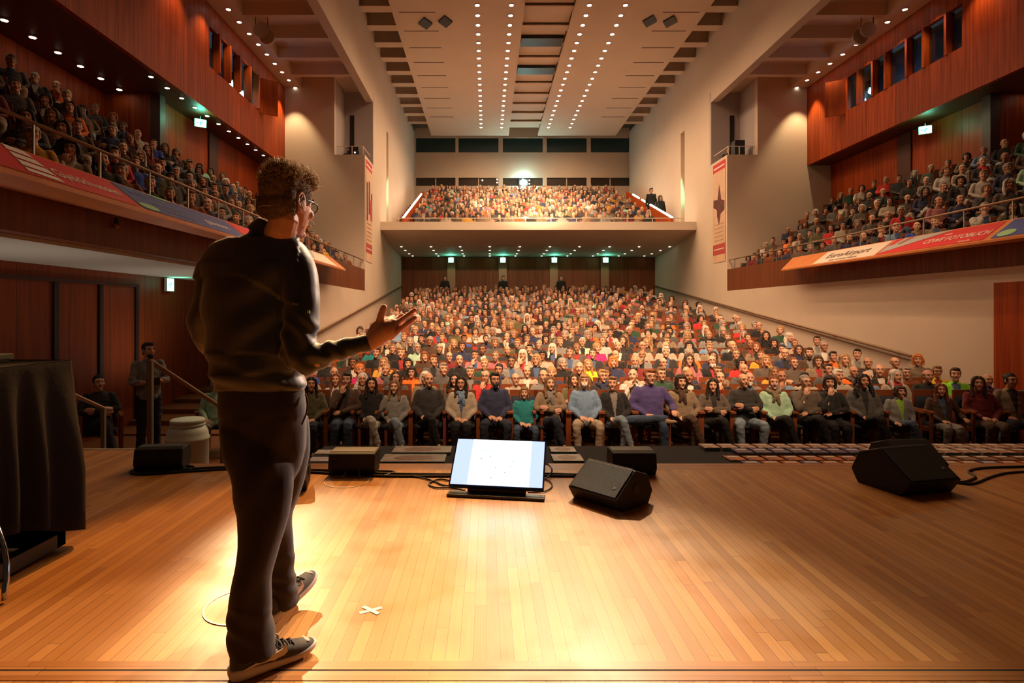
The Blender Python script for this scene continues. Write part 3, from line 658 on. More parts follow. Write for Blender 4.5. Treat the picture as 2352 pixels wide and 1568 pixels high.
wedge('stage_monitor', 'dark loudspeaker on the right stage edge, behind its larger twin', (3.33, 4.42, 0), R(4), .38, 1.0, False)

# cables
cable([fl(445, 1072), fl(400, 1066), fl(345, 1068), fl(305, 1080), fl(330, 1086), fl(420, 1078), fl(520, 1073), fl(640, 1078), fl(760, 1080), fl(880, 1087), fl(1040, 1089), fl(1200, 1087), fl(1330, 1090)], .011, 'long black cable running along the stage edge')
cable([fl(440, 1078), fl(370, 1072), fl(318, 1076), fl(300, 1084), fl(335, 1089), fl(450, 1081), fl(560, 1076), fl(700, 1083), fl(850, 1092), fl(1000, 1093), fl(1180, 1092), fl(1320, 1093)], .009, 'second black cable lying beside the long stage edge cable')
cable([fl(1250, 1100), fl(1262, 1092, .02), fl(1268, 1078, .05), fl(1258, 1066, .06), fl(1250, 1066, .08)], .007, 'black cable looping out behind the right edge of the screen')
cable([fl(1040, 1105), fl(1010, 1100), fl(985, 1110), fl(1000, 1119), fl(1035, 1120), fl(1068, 1126)], .006, 'thin black cable curling left of the screen foot')
cable([fl(940, 1092), fl(975, 1098), fl(1000, 1106), fl(1020, 1114), fl(1060, 1118)], .006, 'thin black cable leading from the edge cables to the screen foot')
cable([fl(1212, 1131), fl(1250, 1128), fl(1268, 1116), fl(1262, 1104), fl(1245, 1098)], .005, 'thin cable looping round the right end of the screen foot', m=mat('cable_brown', (.16, .08, .04), .5))
cable([fl(880, 1105 - 12), fl(905, 1083), fl(840, 1082), fl(825, 1094)], .009, 'short black cable plugged into the round floor hatch')
cable([fl(2190, 1104), fl(2215, 1106), fl(2240, 1095), fl(2225, 1082), fl(2260, 1074), fl(2352, 1071), fl(2420, 1070)], .009, 'black cable leading off from the large right loudspeaker')
cable([fl(2195, 1108), fl(2235, 1110), fl(2275, 1095), fl(2310, 1086), fl(2352, 1083), fl(2420, 1080)], .008, 'second cable trailing to the right stage edge')
# floor rings and tape
for X_, Y_, nm in ((-1.03, 4.29, 'round floor hatch with a pale metal rim behind the screen cables'), (-1.03, 2.48, 'round floor hatch rim half hidden by the legs of the speaker')):
    h = thing('floor_hatch', nm, 'floor hatch', (X_, Y_, 0))
    MB().add([(.156 * math.cos(a * math.pi / 32), .156 * math.sin(a * math.pi / 32), .0009) for a in range(64)], [tuple(range(64))]).build('lid', M_stage, h)
    MB().rings([[Vector((r_ * math.cos(a * math.pi / 32), r_ * math.sin(a * math.pi / 32), z)) for a in range(64)] for r_, z in ((.155, .0005), (.155, .003), (.161, .003), (.161, .0005))], close=True).build('rim', mat('hatch_rim', (.75, .66, .48), .4, metal=.2), h)
tp_ = thing('floor_mark', 'white tape cross stuck on the stage boards', 'tape mark', (-.485, 2.44, 0))
for a, z_ in ((28, 0), (-38, .0009)): MB().box(-.048, .048, -.0095, .0095, .0006 + z_, .0014 + z_, Matrix.Rotation(R(a), 4, 'Z') @ Matrix.Rotation(R(0), 4, 'Z')).build('tape_strip', mat('white_tape', (.85, .83, .8), .6), tp_)

# draped cart at the left edge
ct = thing('draped_table', 'tall table hung with black cloth at the left edge of the stage', 'table', (-2.85, 2.85, 0))
MB().box(-.62, .58, -.35, .30, .965, .985).build('table_top', M_black, ct)
for x, y in ((-.58, -.3), (.52, -.22), (-.58, .25), (.52, .24)): MB().box(x - .018, x + .018, y - .018, y + .018, .02, .965).build('leg', mat('cart_leg', (.06, .05, .05), .4), ct)
MB().box(-.64, .62, .18, .24, .02, .09).box(-.64, .62, -.28, -.22, .02, .09).box(.56, .62, -.28, .24, .02, .09).build('base_frame', M_black, ct)
def cloth_skirt():
    rs = []
    loop = []
    c = [(-.66, -.36), (.60, -.36), (.60, .31), (-.66, .31)]
    segs = [(c[0], c[1], 70), (c[1], c[2], 46), (c[2], c[3], 70), (c[3], c[0], 46)]
    t = 0
    for a, b, n in segs:
        for i in range(n): loop.append((a[0] + (b[0] - a[0]) * i / n, a[1] + (b[1] - a[1]) * i / n, t)); t += 1
    n = len(loop); zs = [.99, .985, .95, .85, .7, .55, .4, .28, .2, .1]
    cx_, cy_ = -.03, -.02
    for k, z in enumerate(zs):
        ring = []
        for i, (x, y, t_) in enumerate(loop):
            a = t_ / n * 2 * math.pi; f = min(1, max(0, (.96 - z) / .5))
            w = math.sin(a * 17 + math.sin(a * 5) * 1.3) * .032 * f + math.sin(a * 7) * .03 * f + .045 * f
            v = Vector((x - cx_, y - cy_, 0)); v = v.normalized()
            hem = .06 + .16 * (.5 + .5 * math.sin(a * 3 + 1.2)) if True else 0
            zz = z if k < 9 else z
            zz = max(zz, hem) if k == len(zs) - 1 else zz
            zz = zz if k < len(zs) - 1 else hem
            if k in (7, 8): zz = max(zz, hem + (.05 if k == 8 else .1))
            ring.append(Vector((x + v.x * w, y + v.y * w, zz)))
        rs.append(ring)
    m_ = MB(); m_.rings(rs, cap=False); top = list(range(n)); m_.f.append(tuple(top)); m_.m.append(0)
    return m_
sk = cloth_skirt().build('cloth', M_blackcloth, ct, smooth=True); so = sk.modifiers.new('s', 'SOLIDIFY'); so.thickness = .004
MB().box(-.16, .12, -.10, .12, .0, .018).build('folder', M_black, label='flat black folder lying on the draped table', cat='folder', loc=(-2.55, 2.85, .994))
MB().box(-.11, .11, -.08, .08, 0, .035).build('paper_box', mat('pale_box', (.28, .30, .20), .7), bevel=.006, label='small pale green box on top of the draped table', cat='box', loc=(-2.62, 3.02, .994))
# chrome bar stool foot at the very left edge
bs = thing('bar_stool', 'chrome tube stool leg with a blue gleam at the left edge', 'stool', (-2.12, 2.50, 0))
MB().tube([(0.05, 0, .012), (.01, .05, .22), (-.22, .12, .62)], .012, 8, smooth=4).build('leg', mat('chrome', (.5, .5, .5), .08, metal=1), bs, smooth=True)
MB().tube([(.0, -.03, .012), (-.06, .03, .25), (-.26, .1, .62)], .013, 8, smooth=4).build('leg', MATS['chrome'], bs, smooth=True)
MB().tube([(-.62, .05, .012), (-.52, .1, .25), (-.38, .16, .62)], .013, 8, smooth=4).build('leg', MATS['chrome'], bs, smooth=True)
MB().lathe([(.15, .60), (.17, .62), (.17, .65), (.14, .67)], c=(-.32, .13, 0)).build('seat', M_black, bs, smooth=True)

# white barrel
br = thing('barrel', 'cream plastic barrel with a screw lid on the hall floor behind the stage corner', 'barrel', (-4.18, 8.15, -1.05))
MB().lathe([(.26, 0), (.27, .03), (.27, .50), (.285, .52), (.285, .545), (.27, .56), (.265, .62), (.235, .68), (.20, .71)], n=32).build('body', M_plastic, br, smooth=True)
MB().lathe([(.215, .70), (.225, .71), (.225, .735), (.21, .745), (.225, .755), (.225, .79), (.21, .80)], n=32).build('lid', M_plastic, br, smooth=True)
# stairs and their rails at the left
st = MB()
for i in range(5): st.box(-5.0, -3.5, 5.28 + .3 * i, 5.58 + .3 * i, -1.05, -.17 - .17 * i)
struct('floor_stairs', st, M_hallfloor)
for X_, wh in ((-3.46, 'tall green grey post and sloping rail beside the standing man'), (-5.02, 'green grey stair rail in front of the seated man with folded arms')):
    h = thing('stair_rail', wh, 'railing', (X_, 6.0, 0)); pm = mat('post_paint', (.20, .19, .13), .5)
    MB().tube([(0, 0, .76 - .02), (0, 1.65, -.02), (0, 1.8, -.05)], .025, 8).build('handrail', mat('rail_wood', (.35, .20, .10), .45), h, smooth=True)
    MB().box(-.025, .025, -.02, .02, -.6, .74).build('post', pm, h); MB().box(-.025, .025, 1.62, 1.66, -1.05, -.03).build('post', pm, h)

# book display on the black covered platform in front of the stage
pl = thing('display_platform', 'long low platform covered in black cloth between the stage and the front row', 'platform', (4, 6.2, -1.05))
MB().box(-6.05, 5.1, -1.2, 1.18, 0, .60).build('cloth_cover', mat('platform_cloth', (.014, .013, .016), .95, bump=.2, bscale=12), pl)
PZ = -.45
cover_c = {'rust': (.42, .12, .04), 'pale pink': (.45, .28, .22), 'teal': (.10, .26, .24), 'blue and orange': (.12, .10, .22), 'brown': (.22, .10, .05), 'grey': (.30, .28, .25)}
def book_mat(n, c):
    return mat('cover_' + n.replace(' ', '_'), c, .35, var=.9, vscale=16, spec=.5)
BK = {}
def book(x, y, w, h, t, colr, label, group, edge=(.12, .28, .26), z=PZ, rz=0):
    k = (w, h, t, colr, edge)
    r = thing('book', label, 'book', (x, y, z + .001), rz, group)
    if k not in BK:
        a = MB().box(-w / 2 + .004, w / 2, -h / 2 + .003, h / 2 - .003, .003, t - .003).mesh(); a.materials.append(mat('pages_%s' % round(edge[0], 2), edge, .6))
        b = MB().box(-w / 2, w / 2, -h / 2, h / 2, t - .003, t).box(-w / 2, w / 2, -h / 2, h / 2, 0, .003).box(-w / 2, -w / 2 + .004, -h / 2, h / 2, 0, t).mesh(); b.materials.append(book_mat(colr, cover_c[colr]))
        c = MB().box(-w * .3, w * .38, h * .12, h * .32, t, t + .0006).mesh(); c.materials.append(mat('title_%s' % ('white' if colr != 'grey' else 'brown'), (.75, .72, .68) if colr != 'grey' else (.3, .12, .06), .4))
        BK[k] = (a, b, c)
    a, b, c = BK[k]; link(a, 'pages', None, r); link(b, 'cover', None, r); link(c, 'title_band', None, r)
rn = random.Random(11)
for row, (Y_, nm) in enumerate(((7.22, 'rear'), (6.97, 'second'), (6.72, 'third'), (6.48, 'front'))):
    x = (2.75, 3.05, 2.85, 2.95)[row]; k = 0
    while x < 8.9:
        if row == 0: c = 'pale pink' if x < 8 else 'teal'
        elif row == 1: c = 'blue and orange' if x < 4.6 else ('pale pink' if x < 6.2 else 'brown')
        elif row == 2: c = 'rust' if x < 5.2 else 'brown'
        else: c = 'rust' if k % 3 else 'blue and orange'
        if not (row == 1 and x < 3.0):
            book(x, Y_, .192, .215, .04 if row < 2 else .015, c, '%s book in the %s row of the floor display before the audience' % (c, nm), '%s books, %s display row' % (c, nm), (.16, .36, .33) if row < 2 else (.4, .36, .3))
        x += .222; k += 1
def panel(x, y, w, h, label, t=.03):
    r = thing('picture_book', label, 'book', (x, y, PZ + .001))
    MB().box(-w / 2, w / 2, -h / 2, h / 2, .004, t - .004).build('pages', mat('pages_t', (.16, .36, .33), .6), r)
    MB().box(-w / 2, w / 2, -h / 2, h / 2, t - .004, t).box(-w / 2, w / 2, -h / 2, h / 2, 0, .004).build('cover', mat('cover_warmgrey', (.34, .29, .24), .35, var=.35, vscale=9), r)
    MB().lathe([(.001, t), (.11, t + .0005), (.13, t + .0008)], n=24).build('round_picture', mat('round_brown', (.20, .07, .03), .5, var=.6, vscale=30), r).scale = (1.5 * w / .6, .8, 1)
panel(-.78, 7.08, .70, .33, 'large grey picture book with a brown round picture, behind its twin'); panel(-.83, 6.66, .72, .34, 'large grey picture book with a brown round picture, nearer the stage')
panel(.92, 7.08, .30, .26, 'grey picture book right of the screen, farther of the two'); panel(.92, 6.68, .34, .30, 'grey picture book right of the screen, nearer of the two')
book(-.25, 7.1, .2, .25, .03, 'teal', 'teal book just behind the left edge of the screen', 'x'); book(-.24, 6.7, .2, .25, .03, 'grey', 'grey book just left of the screen, on the black cloth', 'x')
for o_ in list(COL.objects):
    if o_.get('group') == 'x': del o_['group']
for x, y, c, l in ((-1.93, 7.05, (.6, .58, .5), 'pale leaflet on the black cloth left of the small loudspeaker, farther'), (-1.90, 6.70, (.55, .50, .55), 'pale leaflet on the black cloth left of the small loudspeaker, nearer'), (-1.66, 7.1, (.55, .7, .15), 'yellow green leaflet beside the small loudspeaker'), (-1.45, 6.85, (.5, .5, .45), 'white leaflet half hidden by the small loudspeaker')):
    MB().box(-.13, .13, -.10, .10, 0, .006).build('leaflet', mat('leaf_%.2f%.2f' % (c[0], c[1]), c, .5, var=.3, vscale=14), label=l, cat='leaflet', loc=(x, y, PZ + .001))

# banners on the side gallery panels
def banner(s, y0, y1, dy, colr, name, label, bits=(), lo=.06, hi=.94):
    """parallelogram hung on the tilted panel, y0..y1 along the top, shifted dy along the bottom"""
    X0 = mx(XI + .50, s); X1 = mx(XI + .01, s)
    def P(u, v, d=.006):           # u along, v 0 bottom .. 1 top
        y = (y0 + (y1 - y0) * u) + dy * (1 - v); x = X0 + (X1 - X0) * v; z = 2.49 + .38 * v
        return Vector((x + s * -.61 * d, y, z + .79 * d))
    r = thing('banner', label, 'banner'); n = 24
    m_ = MB()
    for k in range(n): m_.quad(P(k / n, lo), P((k + 1) / n, lo), P((k + 1) / n, hi), P(k / n, hi))
    m_.build('cloth', colr, r)
    for b in bits:
        q_ = MB(); pts = [P(u, v, .012) for u, v in b[1]]; q_.add(pts, [tuple(range(len(pts)))]); q_.build(b[0], b[2], r)
    return r, P
RED = mat('banner_red', (.62, .012, .015), .6); BLU = mat('banner_blue', (.05, .07, .30), .6); WHI = mat('banner_white', (.78, .66, .55), .6); INK = mat('ink_white', (.85, .78, .70), .6); INKD = mat('ink_dark', (.10, .06, .06), .6); GRN = mat('banner_green', (.30, .55, .25), .6); PALEB = mat('ink_pale_blue', (.25, .30, .55), .6)
def ban_text(r, P, body, u, v, size, m, flip, wide=1.0, s=-1):
    p0 = P(u, v, .013); du = (P(u + .1, v, .013) - p0).normalized() * (1 if s < 0 else -1); dv = (P(u, v + .3, .013) - p0); dv.y *= 1; dv = dv.normalized()
    nn = du.cross(dv).normalized()
    M = Matrix(((du.x, dv.x, nn.x, p0.x), (du.y, dv.y, nn.y, p0.y), (du.z, dv.z, nn.z, p0.z), (0, 0, 0, 1)))
    return text(body, 'lettering', m, M, size, r, .0008, wide)
r, P = banner(-1, 3.0, 7.12, 0, RED, 'b', 'red banner with white lettering on the left gallery front')
U = lambda y, y0, y1: (y - y0) / (y1 - y0)
ban_text(r, P, 'Gjekkhussen', U(6.42, 3, 7.12), .42, .21, INK, 0, 1.0); ban_text(r, P, 'reisen', U(4.95, 3, 7.12), .42, .2, INK, 0)
q_ = MB()
for a_, b_ in ((.78, .95), (.55, .72), (.32, .49), (.14, .26)):
    w0 = .16 * (1 - abs(a_ - .5)); q_.add([P(U(5.62, 3, 7.12) + du, v, .012) for du, v in ((-.05 * (1.2 - a_), a_), (.055, a_ - .04), (.05, b_ - .04), (-.05 * (1.2 - b_), b_))], [(0, 1, 2, 3)])
q_.build('emblem', INK, r)
oval = lambda u, v, a_, b_: [(u + a_ * math.cos(t / 8 * math.pi), v + b_ * math.sin(t / 8 * math.pi)) for t in range(16)]
r, P = banner(-1, 7.17, 10.3, 0, BLU, 'b', 'dark blue banner with pale lettering on the left gallery front',
              [('green_oval', oval(.07, .20, .07, .11), GRN), ('green_oval', oval(.33, .90, .09, .05), GRN)])
for t_, v_, u_ in (('natur reisen erleben', .74, .20), ('wandern trekking', .5, .27), ('welt und abenteuer', .30, .35)): ban_text(r, P, t_, u_, v_, .12, PALEB, 0, .9)
ban_text(r, P, 'globotours', .74, .42, .19, INK, 0)
banner(-1, 10.4, 13.5, 0, RED, 'b', 'red banner behind the shoulder of the speaker on the left gallery')
banner(-1, 13.7, 16.5, 0, WHI, 'b', 'white banner near the far end of the left gallery front', [('picture', [(.1, .94), (.6, .94), (.3, .2), (.1, .2)], mat('banner_grey', (.42, .40, .40), .6))])
GRY = MATS['banner_grey']
r, P = banner(1, 13.2, 15.7, 0, WHI, 'b', 'white banner with dark lettering on the right gallery front'); ban_text(r, P, 'EuroAirport', .52, .52, .30, INKD, 0, 1.15, 1)
ban_text(r, P, 'BASEL MULHOUSE FREIBURG', .50, .17, .08, INKD, 0, 1.1, 1)
r, P = banner(1, 10.3, 13.15, 0, RED, 'b', 'red banner with white lettering and grey picture on the right gallery front',
              [('picture', [(.985, .14), (.985, .94), (.40, .94)], GRY)])
for pts in ([(.97, .93), (.88, .93), (.93, .60), (.975, .55)], [(.82, .93), (.76, .93), (.85, .55), (.88, .60)]):
    q_ = MB(); q_.add([P(u, v, .015) for u, v in pts], [(0, 1, 2, 3)]); q_.build('picture_spot', RED if pts[0][0] > .9 else mat('spot_brown', (.35, .10, .05), .6), r)
ban_text(r, P, 'CEWE FOTOBUCH', .29, .42, .19, INK, 0, 1.0, 1); ban_text(r, P, 'mein', .40, .70, .10, INK, 0, 1, 1); ban_text(r, P, 'cewe.de', .16, .14, .08, INK, 0, 1, 1)
banner(1, 7.0, 10.15, 0, BLU, 'b', 'blue banner with green oval at the right end of the right gallery', [('green_oval', oval(.93, .25, .055, .16), GRN)])
# tall banners on the tower corners
for s, side in ((-1, 'left'), (1, 'right')):
    xw = mx(XI + .012, s); r = thing('hanging_banner', 'tall narrow banner on the %s tower corner with red end stripes' % side, 'banner', (xw, 22.5, 3.2))
    e = (0, .003) if s < 0 else (-.003, 0)
    MB().box(e[0], e[1], .03, 1.27, 0, 3.95).build('cloth', mat('banner_cream', (.74, .50, .34), .7, var=.1, vscale=2), r)
    xo = e[1] + .001 if s < 0 else e[0] - .001
    lay = [0]
    def rect(y0, y1, z0, z1, nm, m_):
        lay[0] += 1; x_ = xo + (.0006 * lay[0] if s < 0 else -.0006 * lay[0]); MB().quad((x_, y0, z0), (x_, y1, z0), (x_, y1, z1), (x_, y0, z1)).build(nm, m_, r)
    rect(.05, 1.25, 3.62, 3.95, 'stripe', RED); rect(.12, 1.18, 3.74, 3.80, 'stripe_lettering', INK)
    rect(.05, 1.25, .30 if s > 0 else .35, .72, 'stripe', mat('banner_rose', (.50, .07, .06), .7)); rect(.15, 1.15, .50, .54, 'stripe_lettering', INK)
    dk = mat('banner_brown', (.12, .025, .018), .7, var=.5, vscale=5)
    if s > 0:
        q_ = MB(); q_.add([(xo, y, z) for y, z in ((.65, 1.45), (.48, 1.9), (.12, 2.0), (.10, 2.35), (.42, 2.45), (.62, 3.1), (.80, 2.5), (1.20, 2.55), (1.22, 2.25), (.86, 2.1), (.84, 1.85))], [tuple(range(11))]); q_.build('picture', dk, r)
    else:
        for y, z0, z1 in ((.15, 1.6, 3.1), (.55, 1.9, 3.2), (1.0, 1.7, 2.8)): rect(y, y + .26, z0, z1, 'picture', dk)
        rect(.85, 1.2, 1.7, 2.5, 'picture', RED)
    for k in range(5): rect(.2, 1.1, .85 + .16 * k, .88 + .16 * k, 'text_line', mat('ink_tan', (.42, .25, .17), .7))
# niche rails and equipment, ceiling spotlights
for s, side in ((-1, 'left'), (1, 'right')):
    r = thing('niche_rail', 'thin white rail at the edge of the %s tower niche' % side, 'railing', (0, 0, 0))
    MB().tube([(mx(-5.8, s), YT + .12, 7.62), (mx(XI - .1, s), YT + .12, 7.62), (mx(XI - .1, s), YN - .05, 7.62)], .018, 6).build('handrail', M_white, r)
    for x in (-5.75, -5.2, XI - .1): MB().box(mx(x, s) - .012, mx(x, s) + .012, YT + .11, YT + .135, 7.27, 7.62).build('post', M_white, r)
    q = thing('mixing_desk' if s < 0 else 'amplifier_case', 'dark control desk on the niche floor of the left tower' if s < 0 else 'dark equipment case standing in the right tower niche', 'equipment', (mx(-5.25, s) if s < 0 else mx(-5.35, s), 23.0, 6.605))
    if s < 0:
        MB().box(-.22, .25, -.2, .2, 0, .92).build('desk', M_black, q, bevel=.01); MB().box(-.18, .2, -.05, .0, .92, 1.12).build('monitor', M_black, q)
        MB().ell((.1, -.22, .85), (.03, .03, .03), 6).build('lamp', M_bulb2, q)
    else: MB().box(-.2, .2, -.2, .2, 0, 1.35).build('case', M_black, q, bevel=.02); MB().box(-.15, .15, -.22, -.2, .7, 1.25).build('panel', M_grille, q)
    c = thing('ceiling_spotlight', 'cluster of round grey spotlights hanging from rings under the %s side ceiling' % side, 'spotlight', (mx(-6.6, s), 17.0, 9.48))
    gm = mat('lamp_grey', (.5, .42, .34), .5)
    for dx, dz, rr in ((0, 0, .22), (.12 * s * -1, -.13, .22), (-.35, .62, .18), (.2, .66, .18)):
        hd = MB().lathe([(.02, 0), (rr, 0), (rr, .03), (rr * .7, .22), (rr * .3, .3)], n=24).build('lamp_head', gm, c, smooth=False)
        hd.matrix_local = Matrix.Translation((dx, .02 if dz == 0 else .2, dz)) @ Matrix.Rotation(R(-90), 4, 'X')
    for x in (-.18, .18): MB().tube([(x, .1, -.05), (x, .1, .78)], .012, 6).build('hanger', M_black, c)
# ---------------------------------------------------------------- people: shared builders
def head_pieces(mb, M, k=1.0, neck_to=None, lo=False):
    """head facing -y in head space, fused later with the body"""
    T = lambda v: M @ (Vector(v) * k); R3 = M.to_3x3()
    def e(c, r, n=12): mb.ell(T(c), tuple(x * k for x in r), n, R3)
    e((0, .018, .03), (.075, .096, .088), 14)
    rs = []
    for z, y, rx, ry in ((.05, -.012, .070, .078), (.015, -.018, .069, .074), (-.02, -.020, .066, .073), (-.055, -.024, .057, .066), (-.085, -.030, .044, .052), (-.108, -.038, .028, .034)):
        rs.append([T((rx * math.cos(a * math.pi / 10), y + ry * math.sin(a * math.pi / 10), z)) for a in range(20)])
    mb.rings(rs[::-1])
    if not lo:
        mb.limb([T((0, -.088, .018)), T((0, -.101, -.008)), T((0, -.108, -.026))], [.008 * k, .010 * k, .0135 * k], 10, 3)
        e((.011, -.096, -.028), (.009, .011, .008), 8); e((-.011, -.096, -.028), (.009, .011, .008), 8)
        e((0, -.086, .034), (.052, .012, .009), 8)
        e((0, -.088, -.057), (.025, .011, .009), 8); e((0, -.076, -.098), (.022, .018, .016), 8)
        for s in (-1, 1):
            e((.040 * s, -.068, -.028), (.022, .020, .022), 8); e((.076 * s, .012, -.012), (.010, .020, .032), 8)
    if neck_to is not None: mb.limb([T((0, .022, -.03)), T((0, .022, -.09)), neck_to], [.054 * k, .054 * k, .062 * k], 14, 3)
def face_mat(Minv, k=1.0):
    def f(c):
        v = (Minv @ Vector(c)) / k
        if v.y < -.058 and abs(v.z) < .13:
            x = abs(v.x)
            if ((x - .031) / .0145) ** 2 + ((v.z - .012) / .0075) ** 2 < 1: return 1
            if ((x - .031) / .021) ** 2 + ((v.z - .035 + (x - .03) * .1) / .0055) ** 2 < 1: return 3
            if (v.x / .024) ** 2 + ((v.z + .056) / .0075) ** 2 < 1: return 2
        return 0
    return f
SKINM = [M_skin, M_eye, M_lip, M_brow]

def hand_pieces(mb, wrist, d, nrm, side=1, curl=.6, k=1.0):
    """wrist point, direction of the fingers, back-of-hand normal; thumb leaves the side"""
    w = Vector(wrist); d = Vector(d).normalized(); n = Vector(nrm); n = (n - d * n.dot(d)).normalized(); s = d.cross(n) * side
    B = Matrix((s, d, n)).transposed()
    mb.ell(w + d * .048 * k, (.040 * k, .052 * k, .015 * k), 10, B)
    L = (.068, .080, .074, .058)
    for i in range(4):
        p = w + d * .082 * k + s * (.028 - .019 * i) * k; pts = [p]; a = 0
        for j in range(3):
            a += curl * (.5 if j == 0 else .75); p = p + (d * math.cos(a) - n * math.sin(a)) * L[i] * k * (.42, .33, .25)[j]; pts.append(p)
        mb.limb([w + d * .06 * k + s * (.026 - .018 * i) * k] + pts, [.010 * k, .0100 * k, .0092 * k, .0086 * k, .0075 * k], 8, 2)
    t0 = w + d * .02 * k + s * .026 * k
    mb.limb([t0, t0 + (s * .7 + d * .7) * .030 * k - n * .006, t0 + (s * .55 + d * .95) * .055 * k - n * .014, t0 + (s * .35 + d) * .078 * k - n * .022], [.013 * k, .0125 * k, .011 * k, .009 * k], 8, 2)

# seated poses; the person faces -y, the seat is at z .46, the floor at z 0
ARMS = {
 'lap':    (((.245, .03, .74), (.10, -.19, .615), (-.7, -.7, -.1), (0, -.4, 1)), ((-.245, .03, .74), (-.10, -.20, .635), (.7, -.7, -.1), (0, -.4, 1))),
 'cross':  (((.245, -.01, .78), (-.05, -.165, .80), (-.95, .1, .1), (0, -1, .2)), ((-.245, -.01, .77), (.05, -.195, .755), (.95, .15, .1), (0, -1, .2))),
 'chin':   (((.235, -.02, .75), (-.04, -.19, .70), (-1, .1, 0), (0, -.5, 1)), ((-.17, -.19, .755), (-.055, -.085, .985), (.25, .15, 1), (-.2, -1, .2))),
 'thigh':  (((.25, .03, .73), (.15, -.22, .625), (-.2, -1, -.1), (0, -.2, 1)), ((-.25, .03, .73), (-.15, -.22, .625), (.2, -1, -.1), (0, -.2, 1))),
 'rest':   (((.30, .04, .74), (.27, -.21, .70), (-.1, -1, -.15), (0, -.2, 1)), ((-.25, .03, .73), (-.09, -.20, .635), (.7, -.7, 0), (0, -.2, 1))),
}
LEGS = {
 'flat':  (((.10, -.45, .52), (.115, -.43, .10), (.02, -1)), ((-.10, -.45, .52), (-.115, -.43, .10), (-.02, -1))),
 'wide':  (((.19, -.43, .52), (.16, -.42, .10), (.15, -1)), ((-.19, -.43, .52), (-.16, -.44, .10), (-.15, -1))),
 'cross': (((.09, -.45, .52), (.07, -.42, .10), (.0, -1)), ((.05, -.46, .645), (.17, -.55, .26), (.3, -.9))),
 'ankle': (((.10, -.45, .52), (.11, -.42, .10), (.0, -1)), ((-.33, -.36, .57), (.10, -.43, .62), (.5, -.6))),
}
def pose_body(arm, leg, yaw=0, pitch=6, lean=0, k=1.0, lo=False):
    """returns body, top, trousers, [shoes] builders and the head matrix (all before fusing)"""
    sx = lean
    neck = Vector((sx * .8, .125, 1.05)); Hc = Vector((sx, .085, 1.195))
    HM = Matrix.Translation(Hc) @ Matrix.Rotation(R(yaw), 4, 'Z') @ Matrix.Rotation(R(-pitch), 4, 'X')
    body, top, tr, shoes = MB(), MB(), MB(), []
    head_pieces(body, HM, 1, neck, lo)
    tors = [((0, .02, .47), .15, .105), ((0, .04, .62), .135, .095), ((sx * .3, .08, .80), .145, .10), ((sx * .6, .105, .92), .155, .10), ((sx * .7, .12, 1.00), .13, .075), ((sx * .8, .125, 1.05), .062, .058)]
    if not lo: body.loft(tors, 20)
    top.loft([((0, .02, .46), .185, .145), ((0, .015, .52), .19, .16), ((0, .03, .64), .172, .145), ((sx * .3, .07, .80), .178, .138), ((sx * .6, .10, .91), .188, .128), ((sx * .65, .115, .975), .178, .105), ((sx * .7, .125, 1.02), .12, .085), ((sx * .8, .125, 1.055), .068, .066), ((sx * .8, .12, 1.075), .064, .064)], 28)
    for i, s in ((0, 1), (1, -1)):
        el, wr, hd, hn = [Vector(v) for v in ARMS[arm][i]]; sh = Vector((.165 * s + sx * .65, .12, .975))
        wr = wr + Vector((sx * .3, 0, 0)); m1 = (el + wr) / 2
        top.limb([sh, (sh + el) / 2 + Vector((.012 * s, 0, 0)), el, m1, wr - hd.normalized() * .01], [.066, .058, .052, .046, .038], 14, 4)
        if not lo: body.limb([sh, el, wr], [.045, .038, .027], 12, 4)
        else: body.limb([m1, wr], [.03, .027], 8)
        if not lo: hand_pieces(body, wr, hd, hn, side=-s, curl=.55)
        else: body.ell(wr + hd.normalized() * .06, (.035, .035, .025), 6)
        hip = Vector((.085 * s, .0, .50)); kn, an, ft = LEGS[leg][i]; kn, an = Vector(kn), Vector(an); ft = Vector((ft[0], ft[1], 0)).normalized()
        if leg == 'ankle' and i == 1: ft = Vector((.55, -.5, .2)).normalized()
        if not lo:
            body.limb([hip, (hip + kn) / 2, kn, (kn + an) / 2, an], [.075, .062, .05, .045, .034], 12, 3)
            body.limb([an, an + Vector((ft.x * .1, ft.y * .1, -.05))], [.03, .026], 8)
        tr.limb([Vector((.06 * s, .06, .51)), hip, (hip + kn) / 2, kn, (kn + an) / 2, an + (kn - an).normalized() * -.0], [.09, .105, .090, .072, .062, .055], 16, 4)
        sm = MB(); up = Vector((0, 0, 1)); sd = ft.cross(up).normalized(); rs = []
        base = an + Vector((0, 0, -.055 if an.z > .15 else -.06))
        for t, w_, h_ in ((-.07, .020, .035), (-.065, .034, .085), (-.02, .038, .095), (.04, .040, .075), (.10, .046, .055), (.155, .044, .042), (.185, .030, .03), (.195, .012, .016)):
            c = base + ft * t; rs.append([c + sd * (w_ * math.copysign(abs(math.cos(a)) ** .8, math.cos(a))) + up * (-.035 + (h_ if math.sin(a) > 0 else .0) * abs(math.sin(a)) ** .8) for a in [2 * math.pi * q / 14 for q in range(14)]])
        sm.rings(rs); shoes.append(sm)
    tr.ell((0, .03, .50), (.17, .14, .09), 12)
    return body, top, tr, shoes, HM

